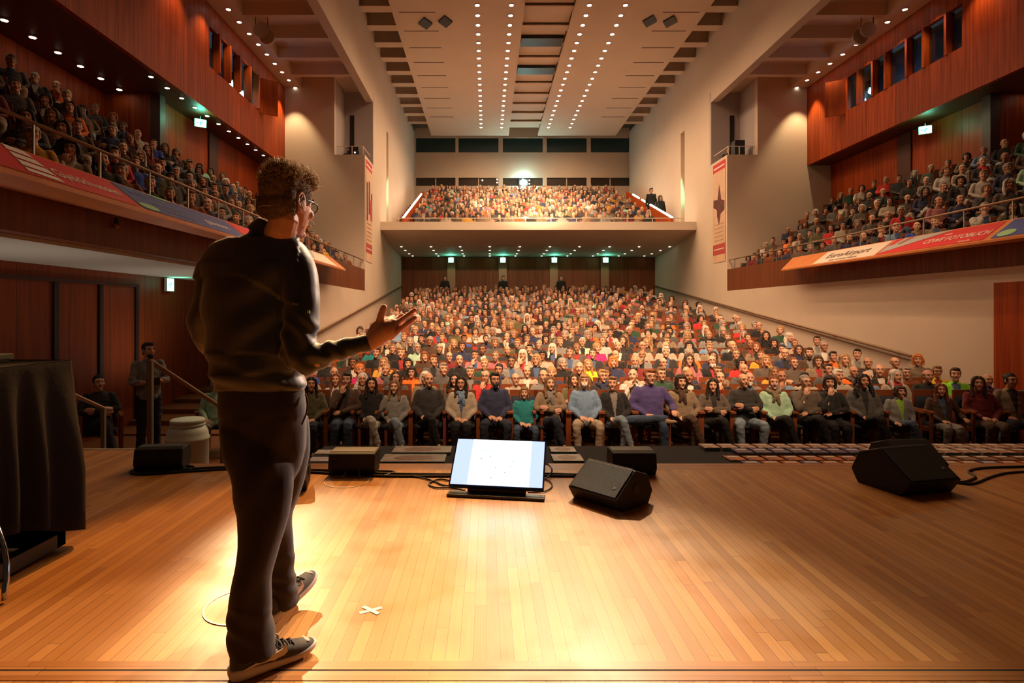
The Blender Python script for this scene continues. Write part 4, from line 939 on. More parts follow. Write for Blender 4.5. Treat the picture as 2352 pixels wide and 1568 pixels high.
def wrinkle(amp, sc, seed=0):
    o = Vector((seed * 7.3, seed * 3.1, 0))
    return lambda c, n: amp * (noise.noise(Vector((c.x * sc, c.y * sc, c.z * sc * 1.5)) + o) + .4 * noise.noise(Vector((c.x * sc * 2.6, c.y * sc * 2.6, c.z * sc * 2.6)) + o))
HAIRS = {}
def hair_pieces(kind):
    m = MB(); e = m.ell
    if kind in ('short', 'crop'):
        e((0, .028, .046), (.080, .098, .088)); e((0, .062, -.02), (.066, .052, .066))
        for s in (-1, 1): e((.070 * s, -.012, .03), (.014, .03, .038), 8)
        if kind == 'short': e((.01, -.045, .098), (.058, .045, .030), 10)
    elif kind == 'balding':
        e((0, .055, -.005), (.079, .065, .050))
        for s in (-1, 1): e((.072 * s, .01, .018), (.011, .042, .03), 8)
    elif kind == 'curly':
        e((0, .03, .055), (.105, .108, .088))
        for s in (-1, 1): e((.078 * s, .015, -.005), (.034, .055, .06), 8)
        e((0, .075, -.01), (.08, .055, .08))
    elif kind in ('long', 'long_wavy'):
        w = 1.35 if kind == 'long_wavy' else 1
        e((0, .030, .045), (.086, .100, .092)); e((0, .085, -.08), (.088 * w, .045, .15))
        for s in (-1, 1): m.limb([(.030 * s, -.045, .115), (.074 * s, -.045, .06), (.086 * s, -.025, -.03), (.092 * s * w, -.02, -.13), (.095 * s * w, -.055, -.23)], [.016, .024, .026, .032 * w, .022 * w], 10, 3)
    elif kind == 'bob':
        e((0, .028, .048), (.088, .102, .092)); e((0, .075, -.035), (.090, .050, .085)); e((0, -.062, .082), (.055, .026, .022), 8)
        for s in (-1, 1): m.limb([(.05 * s, -.05, .09), (.080 * s, -.035, .03), (.088 * s, -.02, -.045), (.080 * s, -.03, -.09)], [.02, .026, .028, .022], 10, 3)
    elif kind == 'bun':
        e((0, .026, .044), (.080, .098, .088)); e((0, .060, -.015), (.070, .052, .065)); e((0, .125, .07), (.038, .035, .038), 8)
        for s in (-1, 1): e((.070 * s, -.008, .025), (.014, .032, .045), 8)
    return m
def get_hair(kind, vox=.008):
    if (kind, vox) not in HAIRS:
        HAIRS[kind, vox] = remesh(hair_pieces(kind), vox, 1, (lambda c, n: .007 * noise.noise(Vector((c.x * 55, c.y * 55, c.z * 22))) + (.008 * noise.noise(c * 38) if kind in ('curly', 'long_wavy') else 0)) if vox < .012 else None, 'hair_' + kind)
    return HAIRS[kind, vox]
def glasses_mesh():
    m = MB()
    for s in (-1, 1):
        m.tube([(.034 * s + .024 * math.cos(a * math.pi / 8), -.100 + .004 * abs(math.cos(a * math.pi / 8)), .010 + .018 * math.sin(a * math.pi / 8)) for a in range(16)], .0022, 6, smooth=1, close=True)
        m.tube([(.058 * s, -.096, .016), (.074 * s, -.05, .014), (.080 * s, .012, .008)], .002, 5)
    m.tube([(-.011, -.103, .014), (.011, -.103, .014)], .002, 5)
    return m.mesh('glasses')
def scarf_mesh():
    m = MB()
    m.tube([(.088 * math.cos(a * math.pi / 9), .115 + .090 * math.sin(a * math.pi / 9), 1.055 - .022 * math.sin(a * math.pi / 9) * -1 + .008 * math.sin(a * 2.1)) for a in range(18)], .036, 10, close=True)
    m.limb([(.02, .02, 1.03), (.03, -.035, .95), (.045, -.05, .84)], [.032, .036, .026], 10, 3); m.limb([(-.03, .02, 1.03), (-.02, -.03, .96), (-.045, -.045, .88)], [.03, .034, .022], 10, 3)
    return remesh(m, .011, 1, wrinkle(.009, 30, 2), 'scarf')
MESH_GL = glasses_mesh(); MESH_SC = scarf_mesh()
mk = MB(); mk.ell((0, -.078, -.052), (.052, .040, .045), 10); MESH_MASK = mk.mesh('mask', True)
bd = MB(); bd.ell((0, -.052, -.088), (.052, .046, .042), 10); bd.ell((0, -.07, -.115), (.03, .03, .035), 8); MESH_BEARD = remesh(bd, .008, 1, lambda c, n: .005 * noise.noise(c * 60), 'beard')
INNER = [mat('inner_' + n_, c_, .9) for n_, c_ in (('white', (.6, .55, .48)), ('black', (.02, .02, .02)), ('grey', (.18, .17, .16)), ('blue', (.06, .10, .2)), ('red', (.3, .03, .03)))]
POSES = {}
def get_pose(key, vox=(.0085, .013)):
    """key = (arm, leg, yaw, lean, jacket) -> shared meshes"""
    if (key, vox) in POSES: return POSES[key, vox]
    arm, leg, yaw, lean, jacket = key
    b, t, tr, sh, HM = pose_body(arm, leg, yaw, 5, lean)
    bm_ = remesh(b, vox[0], 1, None, 'body'); set_mats(bm_, face_mat(HM.inverted()))
    tm = remesh(t, vox[1], 1, wrinkle(.009, 9, len(POSES)), 'jumper')
    if jacket: set_mats(tm, lambda c: 1 if abs(c[0] - lean * .6) < .012 + max(0, c[2] - .70) * .17 and c[1] < .06 and c[2] > .62 and c[1] > -.13 and c[2] < 1.05 else 0)
    trm = remesh(tr, vox[1], 1, wrinkle(.010, 12, len(POSES) + 3), 'trousers')
    shm = [s_.mesh('shoe', True) for s_ in sh]
    for s_ in SKINM: bm_.materials.append(s_)
    tm.materials.append(M_cloth); tm.materials.append(M_cloth); trm.materials.append(M_denim)
    for s_ in shm: s_.materials.append(M_shoe)
    POSES[key, vox] = (bm_, tm, trm, shm, HM); return POSES[key, vox]
for k_ in ('short', 'crop', 'balding', 'curly', 'long', 'long_wavy', 'bob', 'bun'): get_hair(k_).materials.append(M_hair)
MESH_BEARD.materials.append(M_hair); MESH_GL.materials.append(mat('spectacle_frame', (.02, .015, .012), .3)); MESH_SC.materials.append(M_cloth); MESH_MASK.materials.append(mat('face_mask', (.75, .75, .72), .8))

SKINC = [(.52, .27, .17), (.58, .32, .21), (.46, .23, .14), (.62, .36, .25), (.50, .26, .18), (.34, .16, .09)]
HAIRC = {'brown': (.055, .026, .012), 'dark': (.014, .009, .007), 'blond': (.36, .21, .09), 'grey': (.28, .25, .22), 'white': (.62, .58, .52), 'auburn': (.20, .06, .02), 'sandy': (.20, .11, .05), 'orange': (.55, .17, .03)}
TOPC = {'black': (.012, .012, .013), 'charcoal': (.045, .043, .045), 'navy': (.022, .028, .075), 'grey': (.17, .165, .16), 'light grey': (.36, .36, .35), 'cream': (.62, .54, .42), 'white': (.72, .68, .62), 'beige': (.42, .31, .20), 'brown': (.10, .052, .028), 'olive': (.10, .09, .04),
        'dark green': (.02, .06, .03), 'red': (.50, .02, .02), 'wine red': (.16, .015, .02), 'pink': (.62, .22, .24), 'orange': (.75, .17, .02), 'mustard': (.58, .30, .03), 'teal': (.01, .20, .22), 'sky blue': (.28, .46, .72), 'royal blue': (.03, .07, .40), 'lilac': (.30, .22, .42), 'violet': (.06, .045, .17), 'mint': (.36, .58, .42), 'rust': (.34, .09, .03), 'neon green': (.25, .75, .05), 'yellow': (.75, .55, .02), 'taupe': (.22, .17, .13), 'magenta': (.65, .02, .18)}
for k_, f_ in (('black', .8), ('charcoal', .7), ('grey', .6), ('light grey', .65), ('cream', .72), ('white', .8), ('beige', .62), ('brown', .8), ('taupe', .55), ('rust', .7), ('pink', .7), ('sky blue', .7), ('lilac', .6)):
    TOPC[k_] = tuple(v * f_ * .82 for v in TOPC[k_])
SKINC = [tuple(min(.8, v * 1.12) for v in c_) for c_ in SKINC]
LEGC = {'blue jeans': (.05, .085, .15), 'dark jeans': (.022, .03, .055), 'black trousers': (.012, .012, .014), 'pale jeans': (.22, .30, .38), 'beige trousers': (.44, .36, .26), 'grey trousers': (.20, .19, .18), 'brown trousers': (.09, .055, .035), 'light grey trousers': (.42, .42, .38)}
def person(loc, rz, key, hair, hcol, top, legs='black trousers', skin=1, scale=.94, inner=0, glasses=False, scarf=None, mask=False, beard=None, shoe=(.03, .025, .02), label='', group=None, lower=True, vox=(.0085, .013)):
    bm_, tm, trm, shm, HM = get_pose(key, vox)
    r = thing('person', label, 'person', loc, rz, group); r.scale = (scale,) * 3
    link(bm_, 'body', None, r, col=SKINC[skin])
    o = link(tm, 'jacket' if key[4] else 'jumper', None, r, col=TOPC[top])
    if key[4]: o.material_slots[1].link = 'OBJECT'; o.material_slots[1].material = INNER[inner % 5]
    if lower: link(trm, 'trousers', None, r, col=LEGC[legs])
    if lower is True:
        for s_ in shm: link(s_, 'shoe', None, r, col=shoe)
    def onhead(me, nm, col=None):
        h = link(me, nm, None, r, col=col); h.matrix_local = HM; return h
    if hair: onhead(get_hair(hair), 'hair', HAIRC[hcol])
    if glasses: onhead(MESH_GL, 'glasses')
    if mask: onhead(MESH_MASK, 'face_mask')
    if beard: onhead(MESH_BEARD, 'beard', HAIRC[beard])
    if scarf: h = link(MESH_SC, 'scarf', None, r, col=TOPC[scarf]); h.location = (key[3] * .8, 0, 0)
    return r
ARMW = {'lap': 'hands in lap', 'cross': 'arms folded', 'chin': 'a hand at the chin', 'thigh': 'hands on thighs', 'rest': 'an arm on the armrest'}

# ---------------------------------------------------------------- theatre seats
def seat_meshes():
    w = MB().box(-.235, .235, .30, .325, .30, .97).mesh('backrest'); w.materials.append(M_seatwood)
    c = MB().loft([((0, .285, .50), .20, .022), ((0, .28, .60), .215, .03), ((0, .275, .75), .215, .03), ((0, .285, .87), .20, .02)], 16, 4).mesh('back_cushion', True); c.materials.append(M_uphol)
    s = MB().loft([((0, .03, .39), .21, .20), ((0, .02, .42), .225, .22), ((0, .02, .45), .22, .215), ((0, .03, .465), .19, .18)], 20, 4).mesh('seat', True); s.materials.append(M_uphol)
    a = MB().box(-.027, .027, -.22, .22, .655, .685).mesh('armrest'); a.materials.append(M_armwood)
    l = MB().box(-.022, .022, -.17, -.14, 0, .655).box(-.022, .022, .20, .28, 0, .655).box(-.018, .018, -.15, .22, .35, .42).mesh('side_frame'); l.materials.append(M_seatwood)
    j = MB(); 
    j.box(-.235, .235, .30, .325, .30, .97); j.mi = 1; j.box(-.21, .21, .25, .30, .5, .88); j.box(-.21, .21, -.18, .24, .39, .46); j.mi = 0
    for x in (-.265, .265): j.box(x - .025, x + .025, -.20, .22, .655, .685); j.box(x - .02, x + .02, .18, .28, 0, .655)
    jm = j.mesh('theatre_seat'); jm.materials.append(M_seatwood); jm.materials.append(M_uphol)
    return w, c, s, a, l, jm
SW, SC_, SS, SA, SL, SJ = seat_meshes()
def seat(loc, rz, label, group, full=True):
    if not full:
        o = link(SJ, 'theatre_seat', None, label=label, cat='seat', group=group, loc=loc); o.rotation_euler = (0, 0, rz); return o
    r = thing('theatre_seat', label, 'seat', loc, rz, group)
    link(SW, 'backrest', None, r); link(SC_, 'back_cushion', None, r); link(SS, 'seat_cushion', None, r)
    for x in (-.268, .268):
        link(SA, 'armrest', None, r, loc=(x, 0, 0)); link(SL, 'side_frame', None, r, loc=(x, 0, 0))
    return r

# ---------------------------------------------------------------- the front row, one by one
ZF = -1.05
def fx(px, Y=9.6): return (px - CX) * Y / FPX
FR = [ # px, pose(arm, leg, yaw, lean, jacket), hair, colour, top, legs, extras, label
 (715, ('lap', 'flat', 12, 0, 0), 'long', 'dark', 'olive', 'dark jeans', dict(scale=.92), 'person in an olive jumper at the left end of the front row'),
 (793, ('chin', 'flat', -8, .03, 1), 'short', 'brown', 'brown', 'blue jeans', dict(scale=.98, inner=1), 'person in a brown jacket resting the chin on a hand, front row'),
 (853, ('lap', 'cross', 12, 0, 0), 'long', 'dark', 'black', 'light grey trousers', dict(scale=.92, shoe=(.30, .12, .03)), 'person in a black hoodie and pale lettered trousers with brown boots, front row'),
 (907, ('lap', 'cross', -8, 0, 0), 'long', 'sandy', 'light grey', 'pale jeans', dict(scale=.88, skin=3), 'person in a light grey hoodie and wide jeans, front row'),
 (985, ('lap', 'cross', 12, 0, 0), 'balding', 'brown', 'charcoal', 'black trousers', dict(scale=.98, shoe=(.6, .6, .55)), 'person in a charcoal shirt with one white shoe lifted, front row'),
 (1060, ('lap', 'flat', -8, 0, 1), 'long', 'dark', 'cream', 'black trousers', dict(scale=.93, glasses=True, scarf='sky blue', inner=3), 'person in a cream cardigan with a pale blue scarf and glasses'),
 (1137, ('lap', 'wide', 12, 0, 0), 'short', 'dark', 'navy', 'dark jeans', dict(scale=.98, glasses=True, beard='dark'), 'person in a navy jumper and glasses directly behind the glowing screen'),
 (1205, ('lap', 'wide', -8, 0, 0), 'bob', 'sandy', 'teal', 'blue jeans', dict(scale=.80, skin=3), 'small person in a teal jumper, front row behind the screen'),
 (1263, ('cross', 'cross', 12, 0, 0), 'long', 'sandy', 'beige', 'dark jeans', dict(scale=.93, scarf='light grey', skin=3), 'person in a beige jumper with a grey scarf, arms folded, front row'),
 (1343, ('lap', 'wide', -8, 0, 0), 'bob', 'blond', 'sky blue', 'beige trousers', dict(scale=.96, mask=True, skin=3), 'person in a sky blue jumper wearing a white face mask'),
 (1412, ('lap', 'cross', -8, -.04, 1), 'short', 'sandy', 'black', 'pale jeans', dict(scale=.93, inner=2), 'person in a black jacket and pale jeans beside the sky blue jumper'),
 (1493, ('rest', 'ankle', 12, 0, 0), 'short', 'auburn', 'violet', 'blue jeans', dict(scale=1.02, glasses=True, wide=1.16, shoe=(.35, .26, .16)), 'person in a violet blue jumper with an ankle on the knee'),
 (1568, ('lap', 'cross', 12, -.03, 0), 'bob', 'dark', 'beige', 'brown trousers', dict(scale=.95, scarf='brown'), 'person in a beige jumper with a dark brown scarf, front row'),
 (1637, ('cross', 'cross', -8, 0, 1), 'long', 'dark', 'taupe', 'black trousers', dict(scale=.90, inner=1), 'person in a taupe cardigan over black, arms folded, front row'),
 (1708, ('cross', 'wide', 12, 0, 0), 'balding', 'grey', 'charcoal', 'pale jeans', dict(scale=.97), 'person in a charcoal shirt and pale jeans, arms folded, front row'),
 (1778, ('lap', 'cross', -8, 0, 0), 'bun', 'auburn', 'mint', 'black trousers', dict(scale=.94, scarf='beige', skin=3), 'person in a fluffy mint green jumper with a beige scarf'),
 (1850, ('chin', 'cross', 12, 0, 0), 'crop', 'grey', 'taupe', 'black trousers', dict(scale=.95, glasses=True), 'person in a taupe jumper, hand at the mouth, right of the mint jumper'),
 (1905, ('chin', 'flat', -8, 0, 1), 'bob', 'dark', 'black', 'black trousers', dict(scale=.94, inner=1), 'person in a black jacket, hand at the chin, right part of the front row'),
 (1982, ('lap', 'cross', 12, 0, 1), 'long_wavy', 'dark', 'grey', 'black trousers', dict(scale=.96, inner=1, skin=2), 'person in a long grey cardigan, front row near the right loudspeakers'),
 (2060, ('thigh', 'cross', 12, .05, 1), 'bob', 'brown', 'light grey', 'blue jeans', dict(scale=.82, inner=4, tee='neon green'), 'small person in a pale jacket over a green shirt, front row right'),
 (2160, ('rest', 'flat', -8, 0, 1), 'long', 'auburn', 'brown', 'grey trousers', dict(scale=.84, inner=3), 'small person in a brown jacket behind the large right loudspeaker'),
 (2255, ('lap', 'flat', -8, -.06, 0), 'long', 'brown', 'wine red', 'brown trousers', dict(scale=.93), 'person in a wine red jumper in the front row at the right'),
 (2322, ('thigh', 'wide', 12, 0, 1), 'bun', 'dark', 'beige', 'dark jeans', dict(scale=.97, inner=1, skin=2), 'person in an open beige jacket at the right end of the front row'),
]
M_tee = mat('tee_green', (.26, .50, .05), .9)
for px, key, hair, hc, top, legs, ex, lab in FR:
    ex = dict(ex); wide = ex.pop('wide', 1); tee = ex.pop('tee', None)
    x = fx(px); rz = math.atan2(x - .5, 14) * -.6
    seat((x, 9.6, ZF), 0, 'front row seat of the ' + ' '.join(lab.replace(',', '').split()[:11]), None)
    r = person((x, 9.55, ZF), rz, key, hair, hc, top, legs, label=lab, **ex)
    r.scale.x *= wide
    if tee:
        for ch_ in r.children:
            if ch_.name.startswith('jacket'): ch_.material_slots[1].material = M_tee
    if px == 853:
        for k_, ch in enumerate('ODIV'):
            text(ch, 'lettering', M_black, Matrix.Translation((.075 + .01 * k_, -.525 - .02 * k_, .60 - .07 * k_)) @ Matrix.Rotation(R(90), 4, 'X') @ Matrix.Rotation(R(-80), 4, 'Z'), .09, r, .001)
# ---------------------------------------------------------------- the speaker on the stage
SP = Vector((-.80, 2.2, 0))
sp = thing('person', 'standing person in black shirt, dark trousers and sneakers, back turned, one open hand raised', 'person', SP)
def put(me, name, mats, parent=None, **kw):
    o = link(me, name, mats, parent or sp, **kw)
    if parent is None: o.location = -SP
    return o
P = at
M_spskin = mat('speaker_skin', (.60, .32, .22), .5, sss=.35, var=.06, vscale=35, spec=.35)
M_shirt = mat('black_shirt_cloth', (.010, .010, .009), .5, bump=.04, bscale=420, sheen=.4, spec=.7)
M_trouser = mat('dark_trouser_cloth', (.014, .007, .008), .8, bump=.07, bscale=380, sheen=.16, spec=.4)
KH = 1.0
HMs = Matrix.Translation(P(661, 469, 2.15)) @ Matrix.Rotation(R(158), 4, 'Z') @ Matrix.Rotation(R(4), 4, 'X')
b = MB()
neckb = P(628, 560, 2.19)
head_pieces(b, HMs, KH, neckb)
hip = P(600, 950, 2.2)
b.loft([(P(600, 960, 2.2), .14, .10), (P(600, 880, 2.2), .13, .09), (P(585, 750, 2.2), .15, .10), (P(590, 640, 2.2), .165, .09), (P(600, 590, 2.2), .12, .07), (neckb, .06, .06)], 20)
# ear shape (the right ear, turned to the viewer)
T_ = lambda v: HMs @ (Vector(v) * KH)
for s_ in (-1, 1):
    b.tube([T_((.080 * s_, .022 + .018 * math.cos(a * math.pi / 7), -.002 + .032 * math.sin(a * math.pi / 7))) for a in range(14)], .0055, 8, close=True)
    b.ell(T_((.078 * s_, .008, -.028)), (.007, .009, .011), 8, HMs.to_3x3())
shR, elR, wrR = P(688, 602, 2.17), P(692, 822, 2.08), P(848, 790, 2.12)
b.limb([shR, elR + Vector((-.004, 0, .01)), P(760, 815, 2.09), P(810, 800, 2.11), wrR], [.040, .034, .030, .027, .027], 14, 4)
shL, elL, wrL = P(492, 605, 2.25), P(469, 762, 2.32), P(520, 810, 2.55)
b.limb([shL, elL, wrL], [.045, .04, .028], 14, 4)
hand_pieces(b, wrL, (.7, .6, .1), (0, 0, -1), 1, .7)
kR, kL, aR, aL = P(600, 1180, 2.08), P(630, 1190, 2.30), P(585, 1490, 2.04), P(642, 1385, 2.42)
b.limb([P(595, 970, 2.19), kR, aR], [.065, .042, .03], 14, 4); b.limb([P(612, 970, 2.24), kL, aL], [.06, .036, .028], 14, 4)
b.limb([aR, P(625, 1500, 2.05)], [.034, .03], 10); b.limb([aL, P(668, 1380, 2.48)], [.034, .03], 10)
# right hand, finger by finger
HY = 2.12; hd = lambda x, y, dy=0: P(x, y, HY + dy)

b.limb([hd(850, 788), hd(868, 775), hd(888, 758), hd(902, 747, .01)], [.030, .034, .036, .026], 14, 3)
b.limb([hd(858, 770), hd(872, 752, .01), hd(888, 742, .02)], [.028, .032, .022], 12, 3)
b.limb([hd(866, 768), hd(870, 748), hd(875, 725, -.005), hd(882, 706, -.01)], [.019, .0150, .0135, .0125], 12, 3)
b.limb([hd(897, 774), hd(918, 757, -.008), hd(937, 742, -.008), hd(954, 729, -.004)], [.0125, .0095, .0090, .0080], 10, 3)
b.limb([hd(896, 757), hd(920, 736, .012), hd(938, 723, .018), hd(953, 711, .024)], [.0135, .0105, .0098, .0086], 10, 3)
b.limb([hd(890, 747, .02), hd(903, 738, .05), hd(914, 731, .075), hd(924, 724, .09)], [.0135, .0125, .0115, .0100], 10, 3)
b.limb([hd(880, 744, .02), hd(890, 738, .05), hd(897, 733, .08), hd(903, 728, .10)], [.0135, .0125, .0115, .0100], 10, 3)
bme = remesh(b, .0045, 1, None, 'speaker_body'); fm = face_mat(HMs.inverted(), KH); set_mats(bme, fm)
for m_ in (M_spskin, M_eye, M_lip, M_brow): bme.materials.append(m_)
put(bme, 'body', None)

# shirt
t = MB()
def S(px, py, w, d, Y=2.2, yaw=R(-18)): return (P(px, py, Y), w * Y / FPX / 2, d / 2, yaw)
t.loft([S(598, 893, 212, .25), S(600, 884, 222, .265), S(592, 862, 226, .28), S(586, 830, 226, .28), S(578, 780, 232, .265), S(576, 720, 244, .255), S(578, 660, 254, .245), S(582, 615, 260, .225), S(586, 585, 246, .20), S(594, 562, 216, .18), S(606, 548, 170, .16), S(620, 538, 112, .14)], 36)
# stand-up collar, tilted with the neck
cr_ = []
for px, py, w, Y in ((618, 552, 100, 2.19), (626, 538, 92, 2.185), (632, 524, 80, 2.18), (634, 519, 74, 2.18)):
    c = P(px, py, Y); rr = w * Y / FPX / 2
    cr_.append([c + Vector((rr * math.cos(a), rr * .95 * math.sin(a), -math.cos(a) * rr * .62)) for a in [2 * math.pi * q / 28 for q in range(28)]])
t.rings(cr_)
t.limb([P(672, 590, 2.18), P(690, 640, 2.14), P(693, 730, 2.10), elR + Vector((-.004, 0, .0)), P(760, 809, 2.09), P(810, 796, 2.11), P(846, 789, 2.12)], [.064, .066, .062, .058, .044, .037, .033], 20, 5)
t.limb([P(520, 592, 2.23), P(489, 650, 2.25), P(474, 715, 2.28), elL, P(495, 795, 2.46), wrL], [.062, .064, .060, .058, .048, .036], 18, 4)
def shirt_disp(c, n):
    d = .0
    zz = HC - (lambda x: float(np.interp(x, [-1.1, -1.02, -.9, -.82, -.72, -.62], [.118, .128, .142, .10, .045, -.02]))) (c.x) * -1 if 0 else None
    px = CX + FPX * c.x / c.y; py = CY - FPX * (c.z - HC) / c.y
    line = float(np.interp(px, [440, 500, 560, 600, 650, 680], [642, 628, 634, 656, 690, 700]))
    if n.y < .15 and py < line and px < 684 and py > 548: d += .010
    q = Vector((c.x * 5, c.y * 5, c.z * 9)); d += .006 * noise.noise(q)
    # drag folds round the elbow and waist
    e = (c - elR).length
    if px > 640 and e < .26: d += .0065 * math.exp(-(e / .16) ** 2) * math.sin((c.x * .8 + c.z * .6) * 115 + 3 * noise.noise(c * 9))
    if c.z < 1.10: d += .009 * noise.noise(Vector((c.x * 7, c.y * 7, c.z * 26)))
    dd = ((px - 575) * .5 + (py - 730)) * .06; d += .0045 * math.sin(dd + 2.5 * noise.noise(c * 5)) * (1 if 600 < py < 860 and px < 640 else 0)
    return d
sme = remesh(t, .0075, 2, shirt_disp, 'shirt'); sme.materials.append(M_shirt); put(sme, 'shirt', None)
MB().box(-.004, .004, -.004, .004, -.005, .005).build('sleeve_badge', mat('badge_green', (.35, .45, .05), .6), sp).location = P(709, 716, 2.035) - SP

# trousers
t = MB()
t.loft([S(600, 862, 200, .22), S(600, 890, 208, .235), S(602, 930, 218, .25), S(602, 980, 212, .25), S(604, 1030, 196, .235), S(608, 1070, 166, .19), S(608, 1115, 120, .12)], 32)
t.loft([S(580, 985, 150, .19, 2.17, 0), S(594, 1060, 150, .19, 2.13, 0), S(602, 1120, 130, .17, 2.10, 0), S(603, 1180, 112, .155, 2.08, 0), S(592, 1250, 96, .145, 2.06, 0), S(581, 1330, 90, .145, 2.04, 0), S(576, 1410, 92, .15, 2.03, 0), S(579, 1470, 98, .155, 2.03, 0), S(584, 1492, 104, .155, 2.03, 0), S(585, 1500, 104, .155, 2.03, 0)], 26)
t.loft([S(632, 960, 148, .19, 2.23, 0), S(640, 1040, 130, .18, 2.25, 0), S(640, 1110, 104, .165, 2.28, 0), S(632, 1180, 80, .155, 2.31, 0), S(634, 1250, 76, .15, 2.35, 0), S(637, 1320, 70, .145, 2.39, 0), S(643, 1362, 74, .145, 2.41, 0), S(645, 1384, 76, .145, 2.42, 0)], 26)
def tr_disp(c, n):
    px = CX + FPX * c.x / c.y; py = CY - FPX * (c.z - HC) / c.y
    d = .007 * noise.noise(Vector((c.x * 9, c.y * 9, c.z * 3)))
    d += .005 * math.sin((px * .55 + py * .30) * .10 + 4 * noise.noise(c * 3)) * (1 if py > 960 else .3)
    if py > 1400: d += .003 * math.sin(c.z * 70 + 5 * c.x * 10 + 5 * noise.noise(c * 7))
    if py > 1270 and c.y > 2.3: d += .003 * math.sin(c.z * 75 + c.x * 40 + 5 * noise.noise(c * 8))
    return d
tme = remesh(t, .0085, 2, tr_disp, 'trousers'); tme.materials.append(M_trouser); put(tme, 'trousers', None)
t = MB(); t.tube([P(x, y, Y_) for x, y, Y_ in ((702, 905, 2.16), (706, 925, 2.15), (703, 950, 2.145), (693, 975, 2.13))], .0035, 6, smooth=4); put(t.mesh('pocket', True), 'pocket_edge', M_trouser)

# sneakers
def sneaker(heel, toe, tilt_roll, label):
    heel, toe = Vector(heel), Vector(toe); L_ = (toe - heel).length; y = (toe - heel).normalized(); x = y.cross(Vector((0, 0, 1))).normalized(); z = x.cross(y)
    Mx = Matrix(((x.x, y.x, z.x, heel.x), (x.y, y.y, z.y, heel.y), (x.z, y.z, z.z, heel.z), (0, 0, 0, 1))) @ Matrix.Scale(L_ / .30, 4)
    sole = MB(); rs = []
    prof_ = [(-.012, .020, .012, .040), (-.004, .034, .004, .046), (.03, .040, .0, .044), (.09, .038, .0, .038), (.15, .040, .0, .032), (.21, .047, .0, .028), (.255, .044, .004, .030), (.285, .033, .014, .034), (.302, .014, .022, .036)]
    for yy, w, z0, z1 in prof_:
        rs.append([Vector((w * cx_, yy, z)) for cx_, z in ((-.92, z0), (-.4, z0), (.4, z0), (.92, z0), (1.0, z0 + (z1 - z0) * .4), (1.0, z1), (.5, z1), (-.5, z1), (-1.0, z1), (-1.0, z0 + (z1 - z0) * .4))])
    sole.rings(rs)
    up = MB(); rs = []
    for yy, w, z0, z1 in ((-.006, .012, .05, .088), (.002, .028, .034, .108), (.03, .034, .034, .112), (.06, .034, .034, .108), (.09, .035, .030, .098), (.13, .037, .028, .088), (.17, .040, .026, .074), (.21, .042, .024, .060), (.25, .038, .026, .050), (.28, .026, .030, .042), (.294, .010, .032, .038)):
        rs.append([Vector((w * math.copysign(abs(math.cos(a)) ** .8, math.cos(a)), yy, z0 + (z1 - z0) * (abs(math.sin(a)) ** .75 if math.sin(a) > 0 else 0))) for a in [2 * math.pi * q / 22 for q in range(22)]])
    up.rings(rs)
    sh = thing('sneaker', None, None); sh.parent = sp; sh['label'] = label
    sh.matrix_local = Matrix.Translation(-SP) @ Mx
    def sub(m_, nm, mt, sm=False): o = link(m_.mesh(nm, sm), nm, mt, sh); return o
    o = sub(sole, 'sole', mat('sole_white', (.62, .56, .55), .6), True); sb_ = o.modifiers.new('s', 'SUBSURF'); sb_.levels = sb_.render_levels = 1
    o = sub(up, 'upper', mat('knit_grey', (.045, .040, .034), .85, bump=.5, bscale=300, sheen=.3), True); sb_ = o.modifiers.new('s', 'SUBSURF'); sb_.levels = sb_.render_levels = 1
    # curved side mark, on both sides
    for s_ in (-1, 1):
        q_ = MB(); A = []; B_ = []
        for yy, a, c in ((.030, .040, .043), (.08, .042, .052), (.13, .040, .058), (.165, .043, .066), (.178, .052, .078), (.170, .066, .086)):
            A.append((yy, a)); B_.append((yy - .004 if yy > .15 else yy, c))
        for k_ in range(len(A) - 1):
            w = lambda yy: float(np.interp(yy, [.03, .09, .13, .17, .21], [.0355, .0365, .0385, .0405, .042])) * s_
            pts = [Vector((w(A[k_][0]), A[k_][0], A[k_][1])), Vector((w(A[k_ + 1][0]), A[k_ + 1][0], A[k_ + 1][1])), Vector((w(B_[k_ + 1][0]) * .97, B_[k_ + 1][0], B_[k_ + 1][1])), Vector((w(B_[k_][0]) * .98, B_[k_][0], B_[k_][1]))]
            q_.add(pts, [(0, 1, 2, 3)])
        o = sub(q_, 'side_mark', mat('mark_white', (.60, .56, .50), .5)); so_ = o.modifiers.new('s', 'SOLIDIFY'); so_.thickness = .005; so_.offset = 0
    q_ = MB(); q_.ell((0, .264, .0455), (.022, .010, .003), 8); sub(q_, 'toe_patch', mat('toe_grey', (.35, .33, .30), .5), True)
    q_ = MB()
    for k_ in range(5):
        yy = .105 + .024 * k_; z = float(np.interp(yy, [.09, .13, .17, .21, .25], [.099, .090, .077, .064, .054]))
        q_.tube([(-.024, yy - .006, z - .010), (0, yy, z + .003), (.024, yy + .008, z - .010)], .0028, 6, smooth=3); q_.tube([(.024, yy - .006, z - .010), (0, yy, z + .005), (-.024, yy + .008, z - .010)], .0028, 6, smooth=3)
    for s_ in (-1, 1):
        q_.tube([(0, .11, .100), (.018 * s_, .10, .118), (.034 * s_, .112, .108), (.012 * s_, .118, .098)], .0026, 6, smooth=4)
        q_.tube([(0, .11, .100), (.025 * s_, .125, .10), (.046 * s_, .15, .074)], .0024, 6, smooth=3)
    sub(q_, 'laces', mat('lace_dark', (.03, .028, .025), .8), True)
    return sh
sneaker((-.862, 1.975, 0), (-.635, 2.165, .004), 0, 'charcoal knit sneaker with a white sole and curved white mark, nearest the camera')
sneaker((-.868, 2.335, .0), (-.765, 2.60, .07), 0, 'charcoal knit sneaker with a white sole, toe lifted off the stage')

